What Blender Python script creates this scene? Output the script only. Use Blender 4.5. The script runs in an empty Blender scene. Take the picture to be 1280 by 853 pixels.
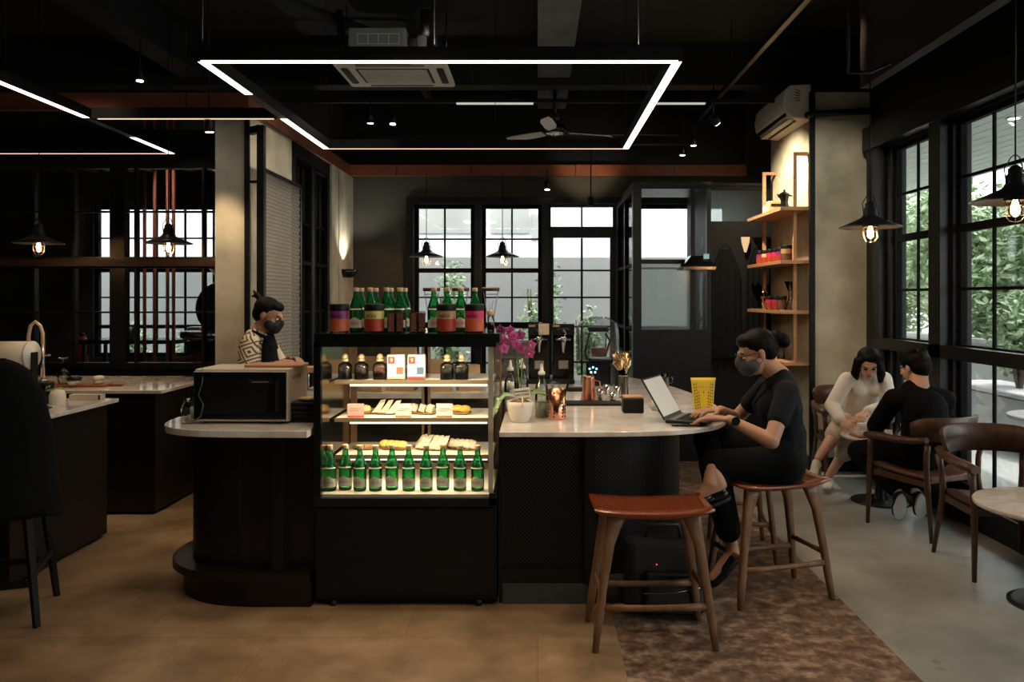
import bpy, bmesh, math, random
from mathutils import Vector, Matrix, Euler
random.seed(7)
PI = math.pi
SC = bpy.context.scene
COL = SC.collection
CZ = 1.53          # camera height

def P(px, py, Y):
    "world point seen at pixel px,py at distance Y"
    return Vector(((px - 672) * Y / 1000.0, Y, CZ - (py - 372) * Y / 1000.0))

# ---------------------------------------------------------------- materials
MATS = {}
def mat(name, col=(.5, .5, .5), rough=.5, metal=0., spec=.5, var=0., vscale=8., bump=0., bscale=60., trans=0.,
        ior=1.45, emit=None, estr=0., coat=0., col2=None, alpha=1., sheen=0., stretch=None, sub=0.):
    m = bpy.data.materials.new(name); m.use_nodes = True
    nt = m.node_tree; b = nt.nodes['Principled BSDF']
    b.inputs['Base Color'].default_value = (*col, 1)
    b.inputs['Roughness'].default_value = rough
    b.inputs['Metallic'].default_value = metal
    b.inputs['Specular IOR Level'].default_value = spec
    b.inputs['IOR'].default_value = ior
    b.inputs['Transmission Weight'].default_value = trans
    b.inputs['Coat Weight'].default_value = coat
    b.inputs['Alpha'].default_value = alpha
    b.inputs['Sheen Weight'].default_value = sheen
    if sub: b.inputs['Subsurface Weight'].default_value = sub; b.inputs['Subsurface Radius'].default_value = (.02, .008, .004)
    if emit: b.inputs['Emission Color'].default_value = (*emit, 1); b.inputs['Emission Strength'].default_value = estr
    tc = nt.nodes.new('ShaderNodeTexCoord')
    vec = tc.outputs['Object']
    if stretch:
        mp = nt.nodes.new('ShaderNodeMapping'); mp.inputs['Scale'].default_value = stretch
        nt.links.new(vec, mp.inputs['Vector']); vec = mp.outputs['Vector']
    if var or col2:
        n = nt.nodes.new('ShaderNodeTexNoise'); n.inputs['Scale'].default_value = vscale; n.inputs['Detail'].default_value = 1.5 if stretch else 6
        nt.links.new(vec, n.inputs['Vector'])
        r = nt.nodes.new('ShaderNodeValToRGB')
        r.color_ramp.elements[0].position = .3; r.color_ramp.elements[1].position = .7
        c2 = col2 if col2 else tuple(min(1, c * (1 + var)) for c in col)
        c1 = col if col2 else tuple(c * (1 - var) for c in col)
        r.color_ramp.elements[0].color = (*c1, 1); r.color_ramp.elements[1].color = (*c2, 1)
        nt.links.new(n.outputs['Fac'], r.inputs['Fac']); nt.links.new(r.outputs['Color'], b.inputs['Base Color'])
    if bump:
        n2 = nt.nodes.new('ShaderNodeTexNoise'); n2.inputs['Scale'].default_value = bscale; n2.inputs['Detail'].default_value = 4
        nt.links.new(vec, n2.inputs['Vector'])
        bp = nt.nodes.new('ShaderNodeBump'); bp.inputs['Strength'].default_value = bump; bp.inputs['Distance'].default_value = .01
        nt.links.new(n2.outputs['Fac'], bp.inputs['Height']); nt.links.new(bp.outputs['Normal'], b.inputs['Normal'])
    MATS[name] = m
    return m
M = MATS

def emis(name, col, s):
    m = bpy.data.materials.new(name); m.use_nodes = True; nt = m.node_tree; nt.nodes.clear()
    e = nt.nodes.new('ShaderNodeEmission'); e.inputs[0].default_value = (*col, 1); e.inputs[1].default_value = s
    o = nt.nodes.new('ShaderNodeOutputMaterial'); nt.links.new(e.outputs[0], o.inputs[0]); MATS[name] = m; return m

def thin_glass(name, tint=(.93, .96, .95), refl=1.0, frost=0., rough=.02):
    "architectural thin glass: transparent plus fresnel gloss, optionally partly frosted"
    m = bpy.data.materials.new(name); m.use_nodes = True; nt = m.node_tree; nt.nodes.clear()
    L = nt.links
    t = nt.nodes.new('ShaderNodeBsdfTransparent'); t.inputs[0].default_value = (*tint, 1)
    g = nt.nodes.new('ShaderNodeBsdfGlossy'); g.inputs['Roughness'].default_value = rough
    f = nt.nodes.new('ShaderNodeFresnel'); f.inputs[0].default_value = 1.5
    mu = nt.nodes.new('ShaderNodeMath'); mu.operation = 'MULTIPLY'; mu.inputs[1].default_value = refl
    L.new(f.outputs[0], mu.inputs[0])
    base = t.outputs[0]
    if frost:
        tr = nt.nodes.new('ShaderNodeBsdfTranslucent'); tr.inputs[0].default_value = (*tint, 1)
        mx = nt.nodes.new('ShaderNodeMixShader'); mx.inputs[0].default_value = frost
        L.new(t.outputs[0], mx.inputs[1]); L.new(tr.outputs[0], mx.inputs[2]); base = mx.outputs[0]
    m2 = nt.nodes.new('ShaderNodeMixShader'); o = nt.nodes.new('ShaderNodeOutputMaterial')
    L.new(mu.outputs[0], m2.inputs[0]); L.new(base, m2.inputs[1]); L.new(g.outputs[0], m2.inputs[2]); L.new(m2.outputs[0], o.inputs[0])
    MATS[name] = m; return m

# ---------------------------------------------------------------- mesh builder
class MB:
    def __init__(s): s.v = []; s.f = []; s.m = []; s.sm = []; s.T = None; s.mi = 0
    def add(s, vs, fs, smooth=False):
        o = len(s.v)
        for p in vs:
            p = Vector(p); s.v.append(s.T @ p if s.T else p)
        for f in fs: s.f.append([i + o for i in f]); s.m.append(s.mi); s.sm.append(smooth)
        return s
    def box(s, c, d, rot=None):
        x, y, z = (k / 2 for k in d); R = Euler(rot).to_matrix() if rot else None
        vs = [Vector((a * x, b * y, e * z)) for a in (-1, 1) for b in (-1, 1) for e in (-1, 1)]
        vs = [(R @ p if R else p) + Vector(c) for p in vs]
        return s.add(vs, [(0, 1, 3, 2), (4, 6, 7, 5), (0, 4, 5, 1), (2, 3, 7, 6), (0, 2, 6, 4), (1, 5, 7, 3)])
    def b2(s, lo, hi):
        return s.box([(a + b) / 2 for a, b in zip(lo, hi)], [abs(b - a) for a, b in zip(lo, hi)])
    def rbox(s, c, d, r=.01, n=3, rot=None):
        "box with rounded vertical edges and small chamfer top/bottom"
        x, y, z = (k / 2 for k in d); r = min(r, x * .98, y * .98); ch = min(r * .5, z * .45)
        def ring(q, h):
            out = []
            for (sx, sy, a0) in ((1, 1, 0), (-1, 1, PI / 2), (-1, -1, PI), (1, -1, 1.5 * PI)):
                for k in range(n + 1):
                    a = a0 + k / n * PI / 2
                    out.append(Vector((sx * (x - r) + (r - q) * math.cos(a), sy * (y - r) + (r - q) * math.sin(a), h)))
            return out
        rings = [ring(ch, -z), ring(0, -z + ch), ring(0, z - ch), ring(ch, z)]
        R = Euler(rot).to_matrix() if rot else None
        rings = [[(R @ p if R else p) + Vector(c) for p in rg] for rg in rings]
        return s.loft(rings, smooth=False)
    def loft(s, rings, closed=True, caps=True, smooth=True):
        n = len(rings[0]); vs = [p for r in rings for p in r]; fs = []
        for i in range(len(rings) - 1):
            for j in range(n if closed else n - 1):
                k = (j + 1) % n
                fs.append((i * n + j, i * n + k, (i + 1) * n + k, (i + 1) * n + j))
        s.add(vs, fs, smooth)
        if caps and closed:
            o = len(s.v) - len(vs)
            s.f.append([o + j for j in reversed(range(n))]); s.m.append(s.mi); s.sm.append(False)
            s.f.append([o + (len(rings) - 1) * n + j for j in range(n)]); s.m.append(s.mi); s.sm.append(False)
        return s
    def lathe(s, prof, c=(0, 0, 0), n=20, smooth=True, axis='Z', caps=True):
        rings = []
        for r, h in prof:
            r = max(r, 1e-5); ring = []
            for k in range(n):
                a = 2 * PI * k / n; p = (r * math.cos(a), r * math.sin(a), h)
                if axis == 'X': p = (h, p[0], p[1])
                if axis == 'Y': p = (p[1], h, p[0])
                ring.append(Vector(p) + Vector(c))
            rings.append(ring)
        return s.loft(rings, smooth=smooth, caps=caps)
    def cyl(s, c, r, h, n=20, axis='Z', r2=None):
        return s.lathe([(r, 0), (r if r2 is None else r2, h)], c, n, axis=axis)
    def tube(s, pts, r, n=8, side=None, flat=1., caps=True, closed=False, smooth=True):
        pts = [Vector(p) for p in pts]; rings = []; up = None; N = len(pts)
        for i, p in enumerate(pts):
            if closed: t = pts[(i + 1) % N] - pts[i - 1]
            else: t = (pts[min(i + 1, N - 1)] - pts[max(i - 1, 0)])
            t.normalize()
            if up is None:
                up = Vector(side) if side else (Vector((0, 0, 1)) if abs(t.z) < .9 else Vector((1, 0, 0)))
            up = up - t * up.dot(t)
            if up.length < 1e-6: up = t.orthogonal()
            up.normalize(); w = t.cross(up)
            rr = r[i] if isinstance(r, (list, tuple)) else r
            rings.append([p + up * rr * math.cos(a) + w * rr * flat * math.sin(a) for a in (2 * PI * k / n for k in range(n))])
        if closed: rings.append(rings[0]); caps = False
        return s.loft(rings, caps=caps, smooth=smooth)
    def bar(s, a, b, w, h, side=(0, 0, 1), w2=None, h2=None):
        "rectangular bar from a to b; w across, h along side"
        a, b = Vector(a), Vector(b); t = (b - a).normalized(); u = Vector(side); u = (u - t * u.dot(t)).normalized(); v = t.cross(u)
        w2 = w if w2 is None else w2; h2 = h if h2 is None else h2
        q = lambda p, w, h: [p + v * w / 2 * i + u * h / 2 * j for i, j in ((-1, -1), (1, -1), (1, 1), (-1, 1))]
        return s.loft([q(a, w, h), q(b, w2, h2)], smooth=False)
    def prism(s, poly, z0, z1, smooth=False):
        return s.loft([[Vector((x, y, z0)) for x, y in poly], [Vector((x, y, z1)) for x, y in poly]], smooth=smooth)
    def sphere(s, c, r, n=14, m=10):
        r = (r, r, r) if not isinstance(r, (tuple, list)) else r; c = Vector(c)
        rings = []
        for i in range(m + 1):
            th = PI * min(max(i / m, .001), .999) ; rings.append([c + Vector((r[0] * math.sin(th) * math.cos(a), r[1] * math.sin(th) * math.sin(a), -r[2] * math.cos(th))) for a in (2 * PI * k / n for k in range(n))])
        return s.loft(rings)
    def limb(s, a, b, ra, rb, flat=1., side=None, n=14):
        "tapered capsule"
        a, b = Vector(a), Vector(b); t = b - a; L = t.length; t.normalize()
        u = Vector(side) if side else (Vector((0, 0, 1)) if abs(t.z) < .9 else Vector((0, 1, 0)))
        u = (u - t * u.dot(t)).normalized(); w = t.cross(u); rings = []
        st = [(-math.cos(k * PI / 8) * ra * .999, ra * max(.02, math.sin(k * PI / 8))) for k in range(0, 5)]
        st += [(L + math.sin(k * PI / 8) * rb * .999, rb * max(.02, math.cos(k * PI / 8))) for k in range(0, 5)]
        for h, r in st:
            rings.append([a + t * h + u * r * math.cos(q) + w * r * flat * math.sin(q) for q in (2 * PI * k / n for k in range(n))])
        return s.loft(rings)
    def build(s, name, mats, parent=None, loc=None, rot=0., bevel=0., sub=0, weld=False):
        me = bpy.data.meshes.new(name)
        if not isinstance(mats, (list, tuple)): mats = [mats]
        off = Vector(loc) if (loc is not None) else Vector((0, 0, 0))
        me.from_pydata([tuple(p) for p in s.v], [], s.f)
        for mm in mats: me.materials.append(MATS[mm] if isinstance(mm, str) else mm)
        for p, mi, sm in zip(me.polygons, s.m, s.sm): p.material_index = mi; p.use_smooth = sm
        bm = bmesh.new(); bm.from_mesh(me)
        if weld: bmesh.ops.remove_doubles(bm, verts=bm.verts, dist=1e-5)
        bmesh.ops.recalc_face_normals(bm, faces=bm.faces); bm.to_mesh(me); bm.free()
        o = bpy.data.objects.new(name, me); COL.objects.link(o)
        o.location = off; o.rotation_euler = (0, 0, rot)
        if parent: o.parent = parent
        if bevel:
            b = o.modifiers.new('b', 'BEVEL'); b.width = bevel; b.segments = 2; b.limit_method = 'ANGLE'; b.angle_limit = .6
        if sub:
            b = o.modifiers.new('s', 'SUBSURF'); b.levels = sub; b.render_levels = sub
        return o

def tag(o, label=None, cat=None, group=None, kind=None):
    if label: o['label'] = label
    if cat: o['category'] = cat
    if group: o['group'] = group
    if kind: o['kind'] = kind
    return o
def thing(name, label, cat, loc=(0, 0, 0), rz=0., group=None, tilt=None):
    o = bpy.data.objects.new(name, None); COL.objects.link(o); o.location = loc
    o.rotation_euler = tilt if tilt else (0, 0, rz); o.empty_display_size = .05
    return tag(o, label, cat, group)
def struct(o, label=None): o['kind'] = 'structure'; return tag(o, label)
def kids(o): return [c for c in bpy.data.objects if c.parent == o]
def dup(o, loc, rz=0., label=None, scale=None):
    def rec(s, parent):
        c = s.copy(); COL.objects.link(c)
        if parent: c.parent = parent
        for k in kids(s):
            rec(k, c)
        return c
    r = rec(o, None); r.location = loc; r.rotation_euler = (0, 0, rz)
    if label: r['label'] = label
    if scale: r.scale = (scale,) * 3
    return r

def remesh(mb, name, mats, parent, voxel=.006, smooth=4, dec=1.0):
    "union of overlapping lumps grown into one continuous surface"
    tmp = mb.build('tmp', mats)
    r = tmp.modifiers.new('r', 'REMESH'); r.mode = 'VOXEL'; r.voxel_size = voxel; r.use_smooth_shade = True
    if smooth: q = tmp.modifiers.new('q', 'SMOOTH'); q.factor = .5; q.iterations = smooth
    if dec < 1: d = tmp.modifiers.new('d', 'DECIMATE'); d.ratio = dec
    dg = bpy.context.evaluated_depsgraph_get(); me = bpy.data.meshes.new_from_object(tmp.evaluated_get(dg))
    me.name = name
    me.materials.clear()
    for mm in ([mats] if isinstance(mats, str) else mats): me.materials.append(MATS[mm])
    for p in me.polygons: p.use_smooth = True
    bpy.data.objects.remove(tmp)
    o = bpy.data.objects.new(name, me); COL.objects.link(o)
    if parent: o.parent = parent
    return o

def text_data(s, size, align='CENTER', extrude=.0006):
    cu = bpy.data.curves.new('t', 'FONT'); cu.body = s; cu.size = size; cu.align_x = align; cu.align_y = 'CENTER'; cu.extrude = extrude
    o = bpy.data.objects.new('t', cu); COL.objects.link(o)
    dg = bpy.context.evaluated_depsgraph_get(); me = bpy.data.meshes.new_from_object(o.evaluated_get(dg))
    bpy.data.objects.remove(o)
    return [v.co.copy() for v in me.vertices], [tuple(p.vertices) for p in me.polygons]
def lettering(s, size, m, parent, pos, wrap=None, tilt=0., yaw=0., name='lettering', sx=1.):
    "text facing -Y; wrapped around a vertical cylinder of radius wrap if given"
    vs, fs = text_data(s, size); out = []
    for v in vs:
        x, y, z = v.x * sx, v.y, v.z
        if wrap: a = x / wrap; p = Vector((math.sin(a) * (wrap + z), -math.cos(a) * (wrap + z), y))
        else: p = Vector((x, -z, y))
        out.append(Euler((tilt, 0, yaw)).to_matrix() @ p + Vector(pos))
    mb = MB(); mb.add(out, fs); return mb.build(name, m, parent)
def arc(c, r, a0, a1, n, z=None):
    return [((c[0] + r * math.cos(a0 + (a1 - a0) * k / n)), (c[1] + r * math.sin(a0 + (a1 - a0) * k / n))) for k in range(n + 1)]
def light(kind, loc, energy, col=(1, .8, .6), size=.1, rot=None, size_y=None, spot=60, blend=.5, target=None):
    l = bpy.data.lights.new(kind.lower() + '_light', kind); l.energy = energy; l.color = col
    if kind == 'AREA':
        l.size = size
        if size_y: l.shape = 'RECTANGLE'; l.size_y = size_y
    else: l.shadow_soft_size = size
    if kind == 'SPOT': l.spot_size = math.radians(spot); l.spot_blend = blend
    o = bpy.data.objects.new(kind.lower() + '_light', l); COL.objects.link(o); o.location = loc
    if target is not None: o.rotation_euler = (Vector(target) - Vector(loc)).to_track_quat('-Z', 'Y').to_euler()
    elif rot: o.rotation_euler = rot
    return o
# ---------------------------------------------------------------- palette
mat('black', (.004, .0052, .006), .5, var=.2, spec=.35)
mat('black_gloss', (.006, .008, .009), .15, spec=.5)
mat('black_metal', (.006, .007, .008), .4, metal=.2, var=.2, vscale=20)
mat('ceiling_black', (.009, .012, .013), .8, var=.3, vscale=2)
mat('concrete_dark', (.10, .115, .11), .8, var=.25, vscale=3, bump=.2)
mat('wall_dark', (.055, .055, .045), .85, var=.12, vscale=3, bump=.1)
mat('plaster', (.34, .31, .23), .8, col2=(.66, .62, .48), vscale=2.6, bump=.2, bscale=18)
mat('beam_brown', (.16, .050, .024), .5, col2=(.20, .066, .030), vscale=5)
mat('marble', (.74, .71, .64), .07, coat=.3)
mat('steel', (.62, .61, .58), .22, metal=1.)
mat('steel_dark', (.25, .25, .25), .3, metal=1.)
mat('copper', (.80, .36, .22), .22, metal=1.)
mat('brass', (.75, .55, .28), .25, metal=1.)
mat('white_plastic', (.72, .70, .64), .35)
mat('cream_paint', (.60, .52, .38), .4)
mat('ceramic', (.82, .78, .70), .15)
mat('paper', (.78, .74, .68), .7)
mat('kraft', (.45, .28, .14), .8, var=.15, bump=.2)
mat('shelf_white', (.78, .72, .58), .3)
mat('wood_shelf', (.44, .23, .11), .45, col2=(.56, .31, .16), vscale=3, stretch=(3, .5, 20))
mat('wood_walnut', (.055, .028, .016), .38, col2=(.10, .052, .030), vscale=6, stretch=(8, 8, 1.2))
mat('wood_stool', (.16, .085, .042), .35, col2=(.25, .135, .07), vscale=6, stretch=(8, 8, 1.2))
mat('wood_seat', (.15, .030, .009), .18, col2=(.22, .050, .016), vscale=4, stretch=(1., 14, 1), coat=.8)
mat('cork', (.62, .42, .26), .8, var=.2, vscale=60)
mat('skin', (.47, .26, .17), .5, sub=.05, var=.05)
mat('skin_warm', (.46, .24, .15), .5, sub=.05, var=.05)
mat('skin_fair', (.60, .36, .26), .5, sub=.05, var=.04)
mat('lips', (.42, .10, .09), .4)
mat('hair', (.003, .0025, .0025), .6, spec=.15)
mat('cloth_black', (.0045, .005, .006), .9, spec=.15, bump=.2, bscale=40)
mat('cloth_tee', (.009, .013, .016), .9, spec=.2, bump=.15, bscale=30)
mat('cloth_white', (.66, .63, .57), .85, var=.05, bump=.3, bscale=25)
mat('cloth_beige', (.50, .42, .32), .85, var=.05, bump=.2, bscale=30)
mat('mask_grey', (.07, .07, .078), .85)
mat('mask_black', (.015, .015, .016), .8)
mat('shoe_white', (.62, .60, .54), .6, var=.06)
mat('rubber', (.30, .28, .22), .8)
mat('red', (.45, .02, .02), .35)
mat('yellow', (.78, .58, .05), .35)
mat('leaf', (.05, .13, .03), .45, col2=(.16, .26, .07), vscale=4)
mat('leaf_pale', (.16, .27, .12), .5, col2=(.42, .54, .34), vscale=3)
mat('leaf_bright', (.14, .25, .11), .5, col2=(.42, .52, .34), vscale=2.2)
mat('bark', (.12, .09, .06), .9, var=.3)
mat('petal', (.42, .03, .20), .5, col2=(.62, .16, .42), vscale=40)
mat('soil', (.22, .10, .05), .95, var=.4, vscale=50, bump=.8)
mat('bean_brown', (.09, .030, .016), .5, col2=(.18, .06, .035), vscale=90, bump=1., bscale=90)
mat('bean_black', (.012, .010, .009), .5, col2=(.04, .03, .025), vscale=90, bump=1., bscale=90)
mat('label_orange', (.55, .12, .05), .5, var=.12, vscale=25)
mat('label_red', (.42, .045, .025), .5, var=.15, vscale=25)
mat('label_purple', (.24, .03, .16), .45)
mat('label_yellow', (.60, .52, .16), .45)
mat('label_tan', (.45, .29, .15), .45)
mat('label_pink', (.62, .03, .14), .45)
mat('label_cream', (.80, .75, .65), .6)
mat('label_blue', (.06, .12, .18), .6)
mat('ink', (.02, .02, .02), .6)
mat('ink_grey', (.25, .20, .18), .6)
mat('ink_white', (.7, .7, .7), .6)
mat('green_liquid', (.01, .08, .03), .1)
mat('bread', (.62, .38, .15), .7, col2=(.80, .62, .34), vscale=30, bump=.3)
mat('bread_white', (.80, .74, .58), .7, var=.08, vscale=20)
mat('pastry_yellow', (.80, .52, .10), .6, col2=(.85, .66, .25), vscale=20, bump=.2)
mat('pastry_orange', (.75, .36, .06), .6, col2=(.85, .55, .14), vscale=20, bump=.2)
mat('tray_wood', (.22, .14, .07), .6, var=.2, vscale=20)
mat('pink_card', (.70, .48, .42), .7)
mat('screen_grey', (.30, .28, .24), .25)
mat('laptop_grey', (.20, .20, .20), .35, metal=.6)
mat('coffee_milk', (.50, .30, .16), .4)
mat('tomato', (.42, .10, .05), .4)
mat('outer_white', (.62, .62, .64), .9)
mat('outer_grey', (.40, .40, .41), .9, var=.05, vscale=1.5)
mat('outer_concrete', (.28, .285, .27), .9, var=.2, vscale=1.2)
mat('outer_paving', (.55, .55, .53), .9, var=.12, vscale=2)
mat('porch_plank', (.56, .62, .57), .6, var=.08, vscale=2)
mat('stripe_dark', (.05, .045, .04), .8)
thin_glass('glass_window', (.94, .96, .95), .35)
thin_glass('glass_dark', (.88, .90, .90), .8)
thin_glass('glass_frost', (.86, .90, .88), .6, frost=.35, rough=.15)
thin_glass('glass_case', (.97, .98, .97), .5)
thin_glass('glass_clear', (.90, .93, .92), 1.3)
thin_glass('glass_thick', (.88, .92, .91), 1.6)
def green_glass():
    m = bpy.data.materials.new('glass_green'); m.use_nodes = True; nt = m.node_tree; nt.nodes.clear(); L = nt.links
    t = nt.nodes.new('ShaderNodeBsdfTransparent'); t.inputs[0].default_value = (.22, .78, .38, 1)
    d = nt.nodes.new('ShaderNodeBsdfDiffuse'); d.inputs[0].default_value = (.01, .22, .07, 1)
    tr = nt.nodes.new('ShaderNodeBsdfTranslucent'); tr.inputs[0].default_value = (.02, .42, .14, 1)
    g = nt.nodes.new('ShaderNodeBsdfGlossy'); g.inputs['Roughness'].default_value = .05
    f = nt.nodes.new('ShaderNodeFresnel'); f.inputs[0].default_value = 1.6
    a = nt.nodes.new('ShaderNodeMixShader'); a.inputs[0].default_value = .5; b = nt.nodes.new('ShaderNodeMixShader'); b.inputs[0].default_value = .35
    c = nt.nodes.new('ShaderNodeMixShader'); o = nt.nodes.new('ShaderNodeOutputMaterial')
    L.new(d.outputs[0], a.inputs[1]); L.new(tr.outputs[0], a.inputs[2]); L.new(t.outputs[0], b.inputs[1]); L.new(a.outputs[0], b.inputs[2])
    L.new(f.outputs[0], c.inputs[0]); L.new(b.outputs[0], c.inputs[1]); L.new(g.outputs[0], c.inputs[2]); L.new(c.outputs[0], o.inputs[0]); MATS['glass_green'] = m
green_glass()
emis('led_white', (1., .80, .68), 4.)
emis('led_case', (1., .84, .66), 1.7)
emis('filament', (1., .52, .18), 60.)
emis('spot_face', (1., .93, .84), 14.)
emis('display_blue', (.55, .8, 1.), 2.)
emis('red_led', (1., .05, .02), 1.5)
emis('card_glow', (.45, .75, .68), .5)  # glow put into the pale card on the hood, which is no lamp

def nodes_of(m): return m.node_tree, m.node_tree.nodes, m.node_tree.links
def marble_nodes():
    nt, N, L = nodes_of(M['marble']); b = N['Principled BSDF']
    tc = N.new('ShaderNodeTexCoord'); n = N.new('ShaderNodeTexNoise'); n.inputs['Scale'].default_value = 3.; n.inputs['Detail'].default_value = 8; n.inputs['Distortion'].default_value = 1.2
    L.new(tc.outputs['Object'], n.inputs['Vector']); r = N.new('ShaderNodeValToRGB'); e = r.color_ramp.elements
    e[0].position = .42; e[0].color = (.80, .77, .70, 1); e[1].position = .62; e[1].color = (.78, .75, .69, 1)
    q = r.color_ramp.elements.new(.51); q.color = (.66, .61, .54, 1)
    L.new(n.outputs['Fac'], r.inputs['Fac']); L.new(r.outputs['Color'], b.inputs['Base Color'])
marble_nodes()
def floor_mat(name, c1, c2, c3, scale, rough, tile=None, bumpy=.08):
    m = mat(name, c1, rough); nt, N, L = nodes_of(m); b = N['Principled BSDF']
    tc = N.new('ShaderNodeTexCoord')
    n = N.new('ShaderNodeTexNoise'); n.inputs['Scale'].default_value = scale; n.inputs['Detail'].default_value = 9; n.inputs['Roughness'].default_value = .62
    L.new(tc.outputs['Object'], n.inputs['Vector']); r = N.new('ShaderNodeValToRGB'); e = r.color_ramp.elements
    e[0].position = .34; e[0].color = (*c1, 1); e[1].position = .66; e[1].color = (*c3, 1); q = e.new(.5); q.color = (*c2, 1)
    L.new(n.outputs['Fac'], r.inputs['Fac']); col = r.outputs['Color']
    if tile:
        br = N.new('ShaderNodeTexBrick'); br.inputs['Color1'].default_value = (1, 1, 1, 1); br.inputs['Color2'].default_value = (.70, .68, .66, 1)
        br.inputs['Mortar'].default_value = (.58, .54, .50, 1); br.inputs['Scale'].default_value = 1.; br.inputs['Mortar Size'].default_value = .004
        br.inputs['Brick Width'].default_value = tile[0]; br.inputs['Row Height'].default_value = tile[1]
        L.new(tc.outputs['Object'], br.inputs['Vector'])
        mx = N.new('ShaderNodeMix'); mx.data_type = 'RGBA'; mx.blend_type = 'MULTIPLY'; mx.inputs[0].default_value = .8
        L.new(col, mx.inputs[6]); L.new(br.outputs['Color'], mx.inputs[7]); col = mx.outputs[2]
    L.new(col, b.inputs['Base Color'])
    n2 = N.new('ShaderNodeTexNoise'); n2.inputs['Scale'].default_value = 5; L.new(tc.outputs['Object'], n2.inputs['Vector'])
    mr = N.new('ShaderNodeMapRange'); mr.inputs[3].default_value = rough - .08; mr.inputs[4].default_value = rough + .12
    L.new(n2.outputs['Fac'], mr.inputs[0]); L.new(mr.outputs[0], b.inputs['Roughness'])
    return m
floor_mat('floor_tan', (.19, .125, .07), (.29, .195, .11), (.40, .28, .17), 3.2, .42, tile=(1.2, .6))
floor_mat('floor_brown', (.07, .042, .030), (.19, .125, .09), (.44, .33, .25), 13., .42, tile=(1.2, .6))
floor_mat('floor_grey', (.20, .21, .195), (.28, .29, .27), (.37, .38, .355), 1.6, .30)
def perforated():
    m = mat('perforated', (.02, .022, .02), .45, metal=.4); nt, N, L = nodes_of(m); b = N['Principled BSDF']
    tc = N.new('ShaderNodeTexCoord'); sp = N.new('ShaderNodeSeparateXYZ'); L.new(tc.outputs['Object'], sp.inputs[0])
    def mth(op, a, bb=None):
        k = N.new('ShaderNodeMath'); k.operation = op
        if hasattr(a, 'links'): L.new(a, k.inputs[0])
        else: k.inputs[0].default_value = a
        if bb is not None:
            if hasattr(bb, 'links'): L.new(bb, k.inputs[1])
            else: k.inputs[1].default_value = bb
        return k.outputs[0]
    h = mth('ADD', sp.outputs[0], mth('MULTIPLY', sp.outputs[1], .75))
    s1 = mth('SINE', mth('MULTIPLY', mth('ADD', h, sp.outputs[2]), 320)); s2 = mth('SINE', mth('MULTIPLY', mth('SUBTRACT', h, sp.outputs[2]), 320))
    v = mth('MULTIPLY', mth('ADD', s1, s2), .5)
    r = N.new('ShaderNodeValToRGB'); e = r.color_ramp.elements; e[0].position = .35; e[0].color = (.004, .004, .004, 1); e[1].position = .62; e[1].color = (.045, .040, .034, 1)
    L.new(v, r.inputs['Fac']); L.new(r.outputs['Color'], b.inputs['Base Color'])
    bp = N.new('ShaderNodeBump'); bp.inputs['Strength'].default_value = .4; bp.inputs['Distance'].default_value = .003; L.new(v, bp.inputs['Height']); L.new(bp.outputs['Normal'], b.inputs['Normal'])
perforated()
def keypattern():
    "cream shirt with brown square spiral pattern"
    m = mat('shirt_pattern', (.55, .48, .36), .85); nt, N, L = nodes_of(m); b = N['Principled BSDF']
    tc = N.new('ShaderNodeTexCoord'); sp = N.new('ShaderNodeSeparateXYZ'); L.new(tc.outputs['Object'], sp.inputs[0])
    def mth(op, a, bb=None):
        k = N.new('ShaderNodeMath'); k.operation = op
        for i, x in enumerate((a, bb)):
            if x is None: continue
            if hasattr(x, 'links'): L.new(x, k.inputs[i])
            else: k.inputs[i].default_value = x
        return k.outputs[0]
    S = 9.
    u = mth('MULTIPLY', mth('ADD', sp.outputs[0], mth('MULTIPLY', sp.outputs[2], .7)), S); v = mth('MULTIPLY', mth('SUBTRACT', sp.outputs[2], mth('MULTIPLY', sp.outputs[0], .35)), S)
    fu = mth('ABSOLUTE', mth('SUBTRACT', mth('FRACT', u), .5)); fv = mth('ABSOLUTE', mth('SUBTRACT', mth('FRACT', v), .5))
    d = mth('MAXIMUM', fu, fv); w = mth('FRACT', mth('MULTIPLY', d, 4.4)); line = mth('LESS_THAN', w, .42)
    gap = mth('GREATER_THAN', mth('ADD', mth('SUBTRACT', mth('FRACT', u), .5), mth('MULTIPLY', mth('SUBTRACT', mth('FRACT', v), .5), .3)), .32)
    line2 = mth('MULTIPLY', line, mth('SUBTRACT', 1., mth('MULTIPLY', gap, .0)))
    side = mth('LESS_THAN', sp.outputs[1], .03)
    fac = mth('MULTIPLY', line2, side)
    mx = N.new('ShaderNodeMix'); mx.data_type = 'RGBA'; mx.inputs[6].default_value = (.60, .53, .40, 1); mx.inputs[7].default_value = (.10, .06, .035, 1)
    L.new(fac, mx.inputs[0]); L.new(mx.outputs[2], b.inputs['Base Color'])
keypattern()
mat('wood_dark', (.0045, .0042, .0042), .4, col2=(.007, .0062, .006), vscale=5, stretch=(6, 6, 1))
mat('mirror', (.75, .68, .55), .12, metal=1.)
mat('brass_dull', (.35, .29, .19), .35, metal=.6)
mat('brass_pale', (.75, .58, .34), .3, metal=.3)
mat('brown_frame', (.26, .16, .09), .45)
mat('tray_brown', (.26, .09, .04), .4, var=.1)
mat('leather_black', (.016, .017, .019), .4, bump=.3, bscale=200)
mat('petal_dark', (.22, .01, .08), .5)
mat('syrup_pale', (.60, .60, .42), .2)
mat('screen_glow', (.26, .25, .22), .25, emit=(.62, .58, .50), estr=.42)
mat('kraft_pale', (.62, .50, .34), .8)
mat('roll_paper', (.70, .60, .44), .8)
mat('lime', (.35, .60, .05), .5)
mat('reflection_red', (.32, .09, .055), .45)
thin_glass('glass_thin', (.90, .93, .93), 3.0, frost=.10, rough=.08)
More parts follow.
